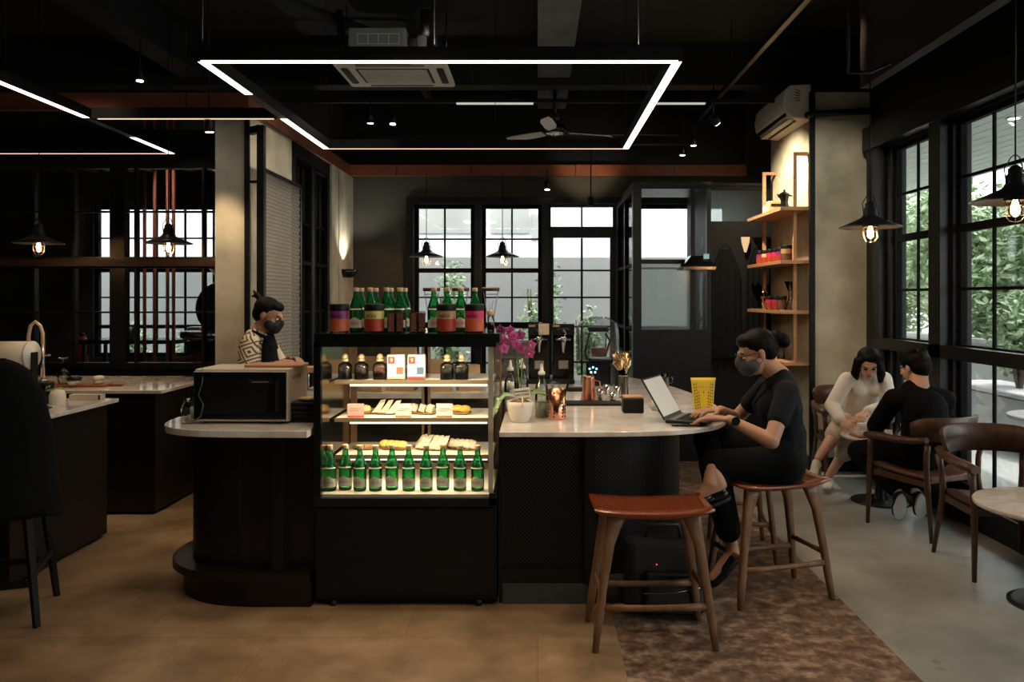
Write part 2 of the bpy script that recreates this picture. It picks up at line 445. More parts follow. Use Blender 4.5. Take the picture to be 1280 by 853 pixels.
thin_glass('glass_shiny', (.85, .85, .85), 3.0)
mat('enamel', (.018, .020, .022), .3, spec=.6)
mat('ac_white', (.80, .77, .68), .5)
mat('ac_grey', (.22, .22, .20), .6)
mat('duct_grey', (.22, .24, .23), .6, var=.15)
mat('mesh_grey', (.30, .29, .26), .5, metal=.3)
thin_glass('bulb_glass', (1., .9, .75), 1.)
emis('strip_dim', (1., .95, .85), .5)
mat('beam_dark', (.018, .010, .008), .6)
mat('seat_brown', (.09, .034, .02), .35, col2=(.13, .052, .03), vscale=6, stretch=(8, 1, 1))
mat('frame_black', (.005, .006, .006), .75, spec=.1)
emis('led_warm', (1., .62, .45), 1.5)
mat('plinth_grey', (.045, .052, .05), .6, var=.2)
WORLD = 7.0; EXPO = 0.15
# ---------------------------------------------------------------- the setting
def floor_part(x0, x1, m, y0=-2.6, y1=9.1):
    mb = MB(); mb.b2((x0, y0, -.05), (x1, y1, 0)); struct(mb.build('floor', m))
floor_part(-8, .36, 'floor_tan'); floor_part(.36, 1.535, 'floor_brown'); floor_part(1.535, 2.93, 'floor_grey')
mb = MB(); mb.b2((-8.1, -2.6, 3.95), (3.1, 9.1, 4.05)); struct(mb.build('ceiling', 'ceiling_black'))

def cells(u0, u1, z0, z1, holes):
    us = sorted({u0, u1, *[h[0] for h in holes], *[h[1] for h in holes]}); out = []
    for a, b in zip(us, us[1:]):
        hs = sorted([h for h in holes if h[0] <= a + 1e-6 and h[1] >= b - 1e-6], key=lambda h: h[2]); z = z0
        for h in hs:
            if h[2] > z + 1e-6: out.append((a, b, z, h[2]))
            z = h[3]
        if z < z1 - 1e-6: out.append((a, b, z, z1))
    return out
def wall(name, axis, c, t, u0, u1, z0, z1, holes, m):
    mb = MB()
    for a, b, p, q in cells(u0, u1, z0, z1, holes):
        if axis == 'Y': mb.b2((a, c, p), (b, c + t, q))
        else: mb.b2((c, a, p), (c + t, b, q))
    return struct(mb.build(name, m))
WB = [(-5.0, -3.3, .86, 2.57), (-1.39, -.71, .36, 2.58), (-.63, .05, .36, 2.58), (.12, .88, 0, 2.58), (1.12, 2.14, 1.16, 2.58)]
wall('wall_back', 'Y', 9.0, .15, -8, 3.1, 0, 3.95, WB, 'wall_dark')
WR = [(5.90, 6.64, .20, 2.78), (4.44, 5.64, .20, 2.78), (2.95, 4.15, .20, 2.78), (1.4, 2.6, .20, 2.78), (-.2, 1.05, .20, 2.78), (-1.8, -.5, .2, 2.78)]
wall('wall_right', 'X', 2.93, .13, -2.6, 9.0, 0, 3.95, WR, 'black')
wall('wall_left', 'X', -8.1, .1, -2.6, 9.1, 0, 3.95, [], 'wall_dark')
wall('wall_front', 'Y', -2.6, .1, -8, 3.1, 0, 3.95, [], 'wall_dark')
mb = MB(); mb.b2((2.88, -2.5, 0), (2.93, 7.0, .17)); struct(mb.build('baseboard_right', 'black'))

def window(n, axis, c, u0, u1, z0, z1, cols, hz, fw=.045, bw=.02, depth=.06, glass='glass_window', lo=None, frame='frame_black'):
    "hz: list of (z, thickness) of horizontal bars; one frame mesh, one pane mesh"
    mb = MB(); g = MB()
    def bx(mb, a, b, p, q, d):
        if axis == 'Y': mb.b2((a, c - d / 2, p), (b, c + d / 2, q))
        else: mb.b2((c - d / 2, a, p), (c + d / 2, b, q))
    bx(mb, u0, u0 + fw, z0, z1, depth); bx(mb, u1 - fw, u1, z0, z1, depth); bx(mb, u0 + fw, u1 - fw, z0, z0 + fw, depth); bx(mb, u0 + fw, u1 - fw, z1 - fw, z1, depth)
    for k in range(1, cols):
        u = u0 + fw + (u1 - u0 - 2 * fw) * k / cols; bx(mb, u - bw / 2, u + bw / 2, z0 + fw, z1 - fw, depth * .35)
    for z, t in hz: bx(mb, u0 + fw, u1 - fw, z - t / 2, z + t / 2, depth * (.4 if t < .03 else 1.05))
    bx(g, u0 + fw * .5, u1 - fw * .5, z0 + fw * .5, z1 - fw * .5, .005)
    o = struct(mb.build('window_%d' % n, frame)); gp = g.build('pane', glass, o)
    return o
BH = [(2.19, .018), (1.835, .05), (1.53, .018), (1.215, .07), (.79, .018)]
wn = 1
for (a, b, p, q) in WB:
    if p == 0: continue
    if a > 1: window(wn, 'Y', 9.06, a, b, p, q, 1, [(1.86, .02)], glass='glass_window')
    elif a < -3: window(wn, 'Y', 9.06, a, b, p, q, 5, [(2.2, .018), (1.84, .05), (1.53, .018), (1.2, .04)])
    else: window(wn, 'Y', 9.06, a, b, p, q, 2, BH)
    wn += 1
for (a, b, p, q) in WR:
    cols = 2 if b - a < 1 else 3
    window(wn, 'X', 2.985, a, b, p, q, cols, [(2.375, .02), (2.015, .055), (1.59, .02), (1.15, .10), (.665, .02)], fw=.04, bw=.022, depth=.045); wn += 1
# posts between the street windows
mb = MB()
for y in (5.77, 4.295, 2.77, 1.22): mb.b2((2.86, y - .085, .17), (2.93, y + .085, 2.95))
mb.b2((2.84, -2.5, 2.80), (2.93, 7.0, 3.0)); mb.b2((2.87, 6.72, .17), (2.93, 6.98, 2.95))
struct(mb.build('trim_1', 'black_metal'))
mb = MB(); mb.b2((2.86, -2.5, 1.10), (2.93, 6.9, 1.19)); struct(mb.build('trim_2', 'black_metal'))
# posts between back windows
mb = MB()
for x in (-1.43, -.67, .085, .93): mb.b2((x - .04, 8.94, .0), (x + .04, 9.0, 2.62))
mb.b2((-1.47, 8.93, 2.58), (2.2, 9.0, 2.65)); struct(mb.build('trim_3', 'black_metal'))

# door at the back with its transom
t = struct(bpy.data.objects.new('door_1', None)); COL.objects.link(t); t.location = (.5, 9.06, 0)
mb = MB()
for x in (-.35, .35): mb.b2((x - .03, -.03, 0), (x + .03, .03, 2.30))
for z, h in ((.2, .4), (2.25, .09)): mb.b2((-.32, -.03, z - h / 2), (.32, .03, z + h / 2))
mb.b2((-.012, -.02, .4), (.012, .02, 2.2))
for z in (1.835, 1.53, 1.2, .8): mb.b2((-.32, -.02, z - .01), (.32, .02, z + .01))
mb.build('door_leaf', 'black_metal', t)
mb = MB(); mb.b2((-.33, -.003, .4), (.33, .003, 2.21)); mb.build('pane', 'glass_window', t)
mb = MB(); mb.b2((-.38, -.03, 2.29), (.38, .03, 2.33)); mb.b2((-.38, -.03, 2.55), (.38, .03, 2.58)); mb.b2((-.38, -.03, 2.3), (-.35, .03, 2.58)); mb.b2((.35, -.03, 2.3), (.38, .03, 2.58)); mb.b2((-.01, -.02, 2.33), (.01, .02, 2.55))
mb.build('transom', 'black_metal', t)
mb = MB(); mb.b2((-.35, -.003, 2.33), (.35, .003, 2.55)); mb.build('transom_pane', 'glass_window', t)
mb = MB(); mb.tube([(-.3, -.03, 1.0), (-.3, -.07, 1.0), (-.3, -.07, 1.25), (-.3, -.03, 1.25)], .01); mb.build('door_handle', 'steel', t)

# vestibule: glazed box in front of the back wall
V = [(.97, 1.43, 1.885, 2.545), (.97, 1.43, 1.23, 1.845), (1.47, 1.58, 1.23, 2.545)]
wall('wall_partition', 'Y', 7.47, .06, .89, 1.62, 0, 2.58, V, 'black_metal')
V2 = [(1.81, 2.44, 2.33, 2.66)]
wall('wall_partition_back', 'Y', 8.40, .06, 1.58, 2.93, 0, 2.70, V2, 'black')
wall('wall_partition_return', 'X', 1.58, .04, 7.53, 8.40, 0, 2.58, [], 'black')
for i, (a, b, p, q) in enumerate(V + V2):
    y = 7.5 if i < 3 else 8.43; g = MB(); g.b2((a, y - .003, p), (b, y + .003, q)); o = struct(g.build('window_%d' % (wn), 'glass_frost' if i in (1, 3) else 'glass_window')); wn += 1
VS = [(7.56, 8.2, .96, 2.53), (8.24, 8.92, .96, 2.53)]
wall('wall_vestibule', 'X', .89, .05, 7.53, 8.94, 0, 2.58, VS, 'black_metal')
for (a, b, p, q) in VS: window(wn, 'X', .915, a, b, p, q, 1, [(1.84, .03), (1.22, .03)], fw=.02, bw=.02, depth=.04); wn += 1
mb = MB(); mb.b2((.89, 7.46, 2.58), (1.62, 8.4, 2.61)); mb.b2((1.58, 8.38, 2.70), (2.93, 8.48, 2.73)); struct(mb.build('trim_4', 'black_metal'))

# plaster pillars
def pillar(name, lo, hi, m='plaster'):
    mb = MB(); mb.b2(lo, hi); return struct(mb.build(name, m))
pillar('wall_pillar_right', (2.42, 7.05, 0), (2.93, 8.30, 3.34))
mb = MB(); mb.b2((2.395, 7.03, 0), (2.44, 7.06, 3.34)); mb.b2((2.40, 7.025, 0), (2.93, 7.05, .12)); mb.b2((2.395, 7.05, 0), (2.42, 8.3, .12)); struct(mb.build('trim_5', 'black'))
pillar('wall_pillar_left', (-2.325, 5.77, 0), (-2.09, 6.80, 2.87))
mb = MB(); mb.b2((-2.11, 5.755, 0), (-2.075, 5.775, 2.87)); struct(mb.build('trim_6', 'black'))
wall('wall_side', 'X', -2.15, .06, 6.80, 9.0, 0, 2.97, [(6.92, 7.42, .3, 2.75), (7.5, 7.98, .3, 2.75)], 'black')
for a, b in ((6.92, 7.42), (7.5, 7.98)): window(wn, 'X', -2.12, a, b, .3, 2.75, 2, [(2.2, .02), (1.84, .03), (1.4, .02), (.9, .03)], fw=.03, glass='glass_dark'); wn += 1
mb = MB(); mb.b2((-2.09, 8.05, 0), (-2.07, 8.32, 2.87)); mb.b2((-2.09, 8.36, 0), (-2.07, 8.66, 2.87)); mb.b2((-2.09, 8.665, 0), (-2.07, 8.98, 2.87)); struct(mb.build('wall_panel', 'plaster'))

# left glazed partition into the next room
wall('wall_partition_left', 'Y', 7.0, .08, -8, -2.325, 0, 3.0, [(-7.9, -2.40, .90, 2.66)], 'black')
mb = MB()
for x, w in ((-3.67, .13), (-4.40, .022), (-4.05, .022), (-3.51, .022), (-2.92, .022), (-5.2, .13), (-6.0, .022)): mb.b2((x - w / 2, 6.98, .90), (x + w / 2, 7.04, 2.66))
for z, h in ((1.835, .10), (2.28, .016), (1.40, .016), (.93, .06)): mb.b2((-7.9, 6.985, z - h / 2), (-2.4, 7.035, z + h / 2))
o = struct(mb.build('window_%d' % wn, 'black_metal')); g = MB(); g.b2((-7.9, 7.045, .9), (-2.4, 7.05, 2.66)); g.build('pane', 'glass_dark', o); wn += 1
mb = MB(); mb.b2((-7.9, 6.93, 1.80), (-2.4, 6.98, 1.86)); struct(mb.build('trim_7', 'beam_dark'))

# brown fascia band hung under the ceiling
mb = MB(); mb.b2((-2.12, 8.80, 2.87), (2.3, 8.86, 2.99)); mb.b2((-2.12, 5.70, 2.87), (-2.06, 8.80, 2.99)); mb.b2((-8, 5.70, 2.87), (-2.12, 5.76, 2.99))
struct(mb.build('trim_8', 'beam_brown')); mb = MB(); mb.b2((2.30, -2.5, 3.02), (2.38, 5.70, 3.95)); struct(mb.build('trim_13', 'beam_dark'))
mb = MB(); 
for x in (-1.55, -.73, .42, 1.5): mb.b2((x - .004, 8.797, 2.87), (x + .004, 8.801, 2.99))
mb.b2((-2.12, 8.86, 2.99), (2.3, 9.0, 3.95)); struct(mb.build('trim_9', 'black'))
# concrete ceiling beams
mb = MB(); mb.b2((.0, 5.2, 3.62), (.31, 8.9, 3.95)); struct(mb.build('trim_10', 'concrete_dark'))
mb = MB(); mb.b2((-8, 7.6, 3.55), (2.9, 7.8, 3.95)); mb.b2((-8, 3.2, 3.7), (2.9, 3.4, 3.95)); mb.b2((-3.4, -2.5, 3.62), (-3.15, 9, 3.95)); struct(mb.build('trim_11', 'ceiling_black'))
mb = MB()
for k in range(9): mb.b2((-5.4 + k * .22, 7.2, 2.92), (-5.32 + k * .22, 8.9, 2.97))
struct(mb.build('trim_12', 'beam_brown'))

# ---------------------------------------------------------------- outside
mb = MB(); mb.b2((3.06, -6, -.12), (12, 16, -.02)); mb.b2((-12, 9.2, -.12), (3.06, 16, -.02)); struct(mb.build('ground_outside', 'outer_paving'))
mb = MB()
for k in range(14): mb.b2((3.06 + k * .15, -4, 2.95), (3.055 + k * .15 + .145, 11, 2.99))
mb.b2((3.06, -4, 2.99), (5.16, 11, 3.1)); struct(mb.build('ceiling_porch', 'porch_plank'))
mb = MB(); mb.b2((-12, 11.0, -.1), (3.4, 11.15, 2.08)); struct(mb.build('wall_yard', 'outer_grey'))
mb = MB(); mb.b2((-14, 13.6, -.1), (4.5, 14, 9)); struct(mb.build('wall_neighbour', 'outer_white')); mb = MB(); mb.b2((-2.15, 13.55, 2.62), (-1.0, 13.6, 3.35)); mb.b2((-.1, 13.55, 2.5), (.0, 13.6, 2.95)); mb.b2((-.8, 13.55, 2.62), (-.15, 13.6, 3.30)); struct(mb.build('wall_neighbour_panel', 'outer_concrete'))
mb = MB(); mb.b2((5.62, -4, -.1), (5.76, 19, .95)); mb.b2((5.56, -4, .95), (5.80, 19, 1.0)); struct(mb.build('wall_garden', 'outer_concrete'))
mb = MB(); mb.b2((9.9, 2, -.1), (10.3, 26, 3.0)); struct(mb.build('wall_neighbour_far', 'outer_white'))

def leaf_mass(mb, c, r, n, size, rnd, droop=.3):
    for _ in range(n):
        d = Vector((rnd.gauss(0, 1), rnd.gauss(0, 1), rnd.gauss(0, 1))).normalized() * (rnd.random() ** .45)
        p = Vector(c) + Vector((d.x * r[0], d.y * r[1], d.z * r[2])); s = size * rnd.uniform(.6, 1.3)
        t = Vector((rnd.gauss(0, 1), rnd.gauss(0, 1), rnd.gauss(-droop, .6))).normalized(); w = t.cross(Vector((rnd.gauss(0, .5), rnd.gauss(0, .5), 1))).normalized() * s * .22
        q = t.cross(w).normalized() * s * .05
        mb.add([p, p + t * s * .45 + w + q, p + t * s, p + t * s * .45 - w + q], [(0, 1, 2, 3)])
def frond(mb, base, d, L, rnd, ls=.12):
    "compound leaf: an arching rib with paired leaflets"
    pts = []; d = Vector(d).normalized()
    for k in range(9): pts.append(Vector(base) + d * L * k / 8 + Vector((0, 0, -.35 * L * (k / 8) ** 2)))
    mb.tube(pts, .004, n=4)
    for k in range(1, 9):
        t = (pts[k] - pts[k - 1]).normalized(); sd = t.cross(Vector((0, 0, 1))).normalized()
        for s in (-1, 1):
            p = pts[k]; dd = (sd * s + t * .5 + Vector((0, 0, -.25 + rnd.uniform(-.2, .2)))).normalized(); w = t * ls * .16
            mb.add([p, p + dd * ls * .5 + w, p + dd * ls, p + dd * ls * .5 - w], [(0, 1, 2, 3)])
def shrub(loc, h, r, n, size, label, seed, m='leaf', fronds=0, group=None, trunk=True):
    rnd = random.Random(seed); t = thing('garden_shrub', label, 'shrub', loc, 0, group)
    mb = MB(); 
    for k in range(5):
        a = rnd.uniform(0, 2 * PI); mb.tube([(0, 0, 0), (.1 * math.cos(a), .1 * math.sin(a), h * .4), (r * .5 * math.cos(a), r * .5 * math.sin(a), h * .8)], [.03, .02, .008], n=6)
    mb.build('trunk', 'bark', t)
    mb = MB()
    for k in range(6):
        a = rnd.uniform(0, 2 * PI); leaf_mass(mb, (r * .45 * math.cos(a), r * .45 * math.sin(a), h * rnd.uniform(.35, .85)), (r * .6, r * .6, h * .25), n // 6, size, rnd)
    for k in range(fronds):
        a = rnd.uniform(0, 2 * PI); frond(mb, (r * .5 * math.cos(a), r * .5 * math.sin(a), h * rnd.uniform(.3, .95)), (math.cos(a) - .5, math.sin(a) - .3, .5), rnd.uniform(.5, .9), rnd)
    mb.build('foliage', m, t); return t
G = 'garden shrubs beyond the windows'
k = 0
names = ['tall leafy shrub seen through the far street window', 'broad feathery shrub behind the second street window', 'dense bright shrub over the low garden wall near the white lounge table', 'big green shrub at the right edge of the garden view', 'leafy shrub deepest in the garden along the wall', 'dark lower shrub between the taller garden shrubs', 'thick shrub far beyond the porch end', 'wide shrub outside the window nearest the camera']
for (x, y, h, r, m) in ((6.9, 15.2, 3.6, 1.05, 'leaf_bright'), (6.95, 13.0, 3.4, 1.05, 'leaf_bright'), (6.85, 10.9, 3.3, 1.0, 'leaf_bright'), (6.9, 8.7, 3.3, 1.05, 'leaf_bright'), (7.1, 17.6, 3.9, 1.2, 'leaf_bright'), (8.6, 12.4, 2.6, .8, 'leaf'), (9.0, 19.8, 4.2, 1.2, 'leaf'), (6.9, 5.6, 3.3, 1.05, 'leaf_bright')):
    shrub((x, y, 0), h, r, 6500, .17, names[k], 40 + k, m, fronds=70); k += 1
BS = [(-1.12, 10.2, 1.9, .24, 'pale slim shrub behind the leftmost back window'), (.02, 10.3, 2.05, .30, 'pale leafy shrub behind the middle back window'), (.62, 10.3, 1.55, .25, 'low shrub behind the back door glass'),
      (-.35, 10.4, 1.3, .3, 'low shrub behind the orchid and middle back window'), (-5.3, 10.2, 1.25, .3, 'small shrub at the foot of the yard wall, far left window'), (-4.3, 10.2, 1.2, .35, 'small bushy shrub behind the dark room window')]
for i, (x, y, h, r, lb) in enumerate(BS):
    shrub((x, y, 0), h, r, 1300, .085, lb, 80 + i, 'leaf_pale')
# planter with small tree outside the second window
t = thing('planter', 'long dark planter box outside the second street window', 'planter', (5.0, 8.3, 0))
mb = MB(); mb.rbox((0, 0, .27), (.55, 1.7, .54), .05); mb.build('box', 'steel_dark', t); mb = MB(); mb.rbox((0, 0, .56), (.62, 1.78, .05), .05); mb.build('rim', 'outer_white', t)
shrub((5.0, 8.3, .56), 1.1, .36, 1100, .10, 'small bushy tree growing in the dark planter outside', 97, 'leaf_pale')
for i, (x, y) in enumerate(((3.9, 6.6), (3.9, 4.9))):
    pass
# porch downlights
for i, (x, y) in enumerate(((3.75, 6.3), (3.75, 8.6))):
    t = thing('porch_downlight', ['round white downlight in the porch ceiling outside the second window', 'round downlight farther along the porch ceiling outside the first window'][i], 'ceiling light', (x, y, 2.95))
    mb = MB(); mb.cyl((0, 0, -.012), .055, .012, 16); mb.build('rim', 'white_plastic', t); mb = MB(); mb.cyl((0, 0, -.014), .04, .003, 16); mb.build('diffuser', 'spot_face', t)
# ---------------------------------------------------------------- bar island
def catmull(pts, n=6, closed=False):
    pts = [Vector((*p, 0)) if len(p) == 2 else Vector(p) for p in pts]; out = []; N = len(pts)
    for i in range(N if closed else N - 1):
        g = lambda k: pts[k % N] if closed else pts[max(0, min(N - 1, k))]
        a, b, c, d = g(i - 1), g(i), g(i + 1), g(i + 2)
        for k in range(n):
            t = k / n; out.append(.5 * ((2 * b) + (c - a) * t + (2 * a - 5 * b + 4 * c - d) * t * t + (3 * b - a - 3 * c + d) * t ** 3))
    if not closed: out.append(pts[-1])
    return out
# right wing slab: straight front, rounded right side sweeping back
edge = catmull([(.25, 3.86), (.50, 3.875), (.74, 3.94), (.93, 4.10), (1.05, 4.42), (1.08, 4.85), (1.06, 5.30), (.98, 5.85), (.84, 6.30), (.70, 6.62)], 5)
slab_poly = [(-.185, 3.86)] + [(p.x, p.y) for p in edge] + [(.40, 6.70), (-.185, 6.70)]
isl = thing('bar_counter', 'long marble-topped bar counter with rounded ends around the glowing glass display case', 'counter', (0, 0, 0))
mb = MB(); mb.prism(slab_poly, .855, .88); mb.build('worktop', 'marble', isl, bevel=.004)
inner = catmull([(.27, 4.12), (.48, 4.16), (.68, 4.30), (.80, 4.55), (.86, 4.95), (.84, 5.4), (.76, 5.9), (.62, 6.45)], 6)
body = [(.235, 4.06), (.27, 4.08)] + [(p.x, p.y) for p in inner] + [(.40, 6.55), (-.16, 6.55), (-.16, 4.62)]
mb = MB(); mb.prism([(-.175, 4.02), (.235, 4.02), (.235, 4.62), (-.175, 4.62)], .10, .855); mb.build('front_panel', 'perforated', isl)
mb = MB(); mb.prism(body, .10, .855, smooth=False); mb.build('curved_body', 'perforated', isl)
mb = MB(); mb.b2((.235, 3.975, .10), (.285, 4.06, .855)); mb.b2((-.195, 4.0, 0), (-.17, 4.04, .855)); mb.b2((-.17, 4.0, .835), (.24, 4.03, .855)); mb.b2((-.17, 4.0, .10), (.24, 4.03, .17)); mb.build('frame_post', 'black_metal', isl)
pl = catmull([(.27, 4.0), (.50, 4.02), (.74, 4.14), (.88, 4.40), (.95, 4.9), (.93, 5.4), (.84, 6.0), (.68, 6.5)], 6)
mb = MB(); mb.prism([(-.175, 3.99), (.25, 3.99)] + [(p.x, p.y) for p in pl] + [(-.175, 6.5)], 0, .10); mb.build('plinth', 'plinth_grey', isl)
# left wing
le = catmull([(-1.50, 3.90), (-1.70, 3.93), (-1.86, 4.02), (-1.94, 4.18), (-1.95, 4.40), (-1.90, 4.62), (-1.78, 4.80)], 6)
mb = MB(); mb.prism([(-1.12, 3.89)] + [(p.x, p.y) for p in le] + [(-1.55, 4.86), (-1.12, 4.86)], .845, .88); mb.build('worktop', 'marble', isl, bevel=.004)
lb = catmull([(-1.50, 4.02), (-1.68, 4.06), (-1.80, 4.18), (-1.84, 4.40), (-1.80, 4.62), (-1.70, 4.74)], 6)
mb = MB(); mb.prism([(-1.12, 4.02)] + [(p.x, p.y) for p in lb] + [(-1.12, 4.78)], .16, .845); mb.build('curved_body', 'wood_dark', isl)
lp = catmull([(-1.30, 3.93), (-1.62, 3.95), (-1.82, 4.06), (-1.93, 4.24), (-1.93, 4.50), (-1.84, 4.70)], 6)
mb = MB(); mb.prism([(-1.12, 3.93)] + [(p.x, p.y) for p in lp] + [(-1.12, 4.80)], .13, .17)
lp2 = [(p.x + (.05 if p.x < -1.5 else 0), p.y + .02) for p in lp]; mb.prism([(-1.12, 3.95)] + lp2 + [(-1.12, 4.78)], 0, .13); mb.build('plinth', 'wood_dark', isl)
mb = MB(); mb.b2((-1.315, 3.96, .0), (-1.26, 4.03, .845)); mb.build('frame_post', 'black_metal', isl)
# inner worktop behind
mb = MB(); mb.b2((-1.64, 5.42, .845), (-.30, 6.0, .88)); o = mb.build('worktop', 'marble', isl); mb = MB(); mb.b2((-1.6, 5.46, 0), (-.30, 5.98, .845)); mb.build('inner_body', 'black', isl)
isl_led = MB(); isl_led.b2((-.1, 4.05, .845), (.2, 4.06, .853)); 

# ---------------------------------------------------------------- display case
X0, X1, YF, YB = -1.106, -.205, 3.95, 4.60
case = thing('display_case', 'black-framed glass display case lit inside, standing in the middle of the bar', 'display case', (0, 0, 0))
mb = MB(); mb.b2((X0, YF + .02, .03), (X1, YB, .50)); mb.b2((X0 + .03, YF + .05, 0), (X1 - .03, YB - .03, .03)); mb.build('base_cabinet', 'black', case, bevel=.004)
mb = MB(); mb.b2((X0 + .01, YF + .005, .06), (X1 - .01, YF + .02, .485)); mb.build('front_panel', 'black', case)
mb = MB(); mb.b2((X0, YF, .495), (X1, YF + .04, .535)); mb.b2((X0, YF, 1.285), (X1, YF + .02, 1.306)); mb.b2((X0, YF, .535), (X0 + .035, YF + .035, 1.31)); mb.b2((X0, YB - .03, .5), (X0 + .03, YB, 1.31)); mb.b2((X1 - .03, YB - .03, .5), (X1, YB, 1.31)); mb.b2((X1 - .035, YF + .0, .5), (X1, YF + .02, .56))
mb.b2((X0, YB - .03, .5), (X1, YB, .54)); mb.b2((X0, YF + .04, .5), (X0 + .03, YB, .54)); mb.build('frame', 'black_gloss', case)
mb = MB(); mb.b2((X0, YF, 1.305), (X1 + .02, YB, 1.352)); mb.build('top_panel', 'black_gloss', case, bevel=.003)
mb = MB(); mb.b2((X0 + .035, YF + .012, .535), (X1 - .012, YF + .018, 1.305)); mb.build('front_glass', 'glass_case', case)
mb = MB(); mb.b2((X1 - .012, YF + .018, .535), (X1 - .006, YB - .03, 1.305)); mb.build('side_glass', 'glass_case', case)
mb = MB(); mb.b2((X1 - .04, YF + .02, .56), (X1 - .016, YF + .04, 1.30)); mb.build('corner_strip', 'shelf_white', case)
mb = MB(); mb.b2((X0 + .03, YF + .03, .54), (X0 + .036, YB - .03, 1.305)); mb.build('side_mirror', 'mirror', case)
mb = MB(); mb.b2((X0 + .036, YF + .03, .535), (X1 - .02, YB - .03, .55)); mb.build('deck', 'shelf_white', case)
for z in (.708, .900, 1.097):
    mb = MB(); mb.b2((X0 + .05, 4.17, z - .012), (X1 - .03, YB - .05, z)); s_ = mb.build('shelf', 'shelf_white', case)
    mb = MB(); mb.b2((X0 + .05, 4.16, z - .018), (X1 - .03, 4.17, z + .003)); mb.build('shelf_edge', 'brass_dull', s_)
    mb = MB(); mb.b2((X0 + .12, 4.20, z - .034), (X1 - .06, 4.222, z - .022)); mb.build('light_strip', 'led_case', s_)
mb = MB(); mb.b2((X0 + .08, 3.995, 1.298), (X1 - .06, 4.015, 1.3045)); mb.build('light_strip', 'led_case', case)
for a in (0, 1):
    x0 = X0 + .04 + a * .42; x1 = x0 + .44; y = YB - .04 + a * .0; f = MB()
    for (p, q) in (((x0, .55), (x0 + .035, 1.30)), ((x1 - .035, .55), (x1, 1.30)), ((x0, .55), (x1, .585)), ((x0, 1.265), (x1, 1.30))): f.b2((p[0], y, p[1]), (q[0], y + .012, q[1]))
    d_ = f.build('sliding_door', 'brown_frame', case); g = MB(); g.b2((x0 + .03, y + .004, .58), (x1 - .03, y + .008, 1.27)); g.build('pane', 'glass_case', d_)
for x in (X0 + .09, X1 - .09):
    mb = MB(); mb.cyl((x, YF + .03, 0), .02, .03, 10); mb.build('foot', 'black_metal', case)
# light inside the case comes from its own strips
for z in (.668, .862, 1.058, 1.28):
    light('AREA', ((X0 + X1) / 2, 4.19 if z < 1.2 else 4.02, z), 2.0 if z < 1.2 else 8, (1, .76, .50), .70, rot=(0, 0, 0), size_y=.03)

# ---------------------------------------------------------------- bottles and jars
def bottle(label, group):
    t = thing('water_bottle', label, 'bottle', (0, 0, 0), 0, group)
    mb = MB(); mb.lathe([(.030, 0), (.0335, .006), (.0335, .115), (.031, .132), (.022, .160), (.0155, .180), (.0135, .195), (.0132, .214)], n=20); mb.build('body', 'glass_green', t)
    mb = MB(); mb.lathe([(.0150, .209), (.0155, .211), (.0155, .227), (.0145, .229)], n=16); mb.build('cap', 'cork', t)
    # wrapped lower label with a peaked top and small neck label
    def wrap(f0, f1, R, a, n=14):
        m_ = MB(); lo = []; hi = []
        for k in range(n + 1):
            q = -a + 2 * a * k / n; lo.append((math.sin(q) * R(f0), -math.cos(q) * R(f0), f0)); z = f1(q); hi.append((math.sin(q) * R(z), -math.cos(q) * R(z), z))
        m_.add(lo + hi, [(k, k + 1, n + 2 + k, n + 1 + k) for k in range(n)], True); return m_
    m_ = wrap(.022, lambda q: .062 + .014 * max(0, math.cos(q * 1.4)) ** 3, lambda z: .0342, 1.25); lb = m_.build('label', 'label_cream', t)
    lettering('EQUIL', .017, 'ink_grey', lb, (0, 0, .045), wrap=.0345)
    rr = lambda z: .0338 - max(0, z - .115) * .38 + .0008
    m_ = wrap(.115, lambda q: .118 + .020 * max(0, math.cos(q * 1.3)), rr, 1.15); m_.build('neck_label', 'label_cream', t)
    return t
ORD = ['leftmost', 'second from the left', 'third from the left', 'fourth from the left', 'fifth from the left', 'sixth from the left', 'seventh from the left', 'eighth from the left', 'ninth from the left', 'rightmost']
b0 = None
for i, px in enumerate((412.5, 431.8, 450, 469.4, 490, 511, 532.8, 553.7, 575, 597)):
    Y = 4.065 + (.02 if i % 3 == 1 else 0); loc = ((px - 672) * Y / 1000, Y, .55); lb = 'green water bottle, %s in the bottom row inside the display case' % ORD[i]
    if b0 is None: b0 = bottle(lb, 'green water bottles inside the display case'); b0.location = loc
    else: dup(b0, loc, random.uniform(-.25, .25), lb)
tops = [(445, 4.14, 'green bottle just right of the purple-labelled canister on the case top'), (451.5, 4.30, 'green bottle half hidden behind the first bottle on the case top'), (462.5, 4.18, 'green bottle behind the yellow-labelled canister, left of its pair'), (469.5, 4.32, 'green bottle behind the yellow-labelled canister, right of its pair'),
        (483, 4.12, 'green bottle between the yellow-labelled canister and the bean jar'), (488.5, 4.30, 'green bottle just behind the left bean jar on the case top'), (500, 4.16, 'green bottle rising between the two bean jars'), (506, 4.32, 'rear green bottle above the gap between the two bean jars'),
        (542.3, 4.16, 'green bottle left of the tan-labelled canister on the case top'), (558.8, 4.22, 'green bottle behind the tan-labelled canister'), (576.2, 4.16, 'green bottle between the tan and the pink-labelled canisters'), (593.5, 4.22, 'green bottle behind the pink-labelled canister, rightmost bottle')]
for px, Y, lb in tops:
    o = dup(b0, ((px - 672) * Y / 1000, Y, 1.352), random.uniform(-.3, .3), lb); o['group'] = 'green water bottles on top of the display case'
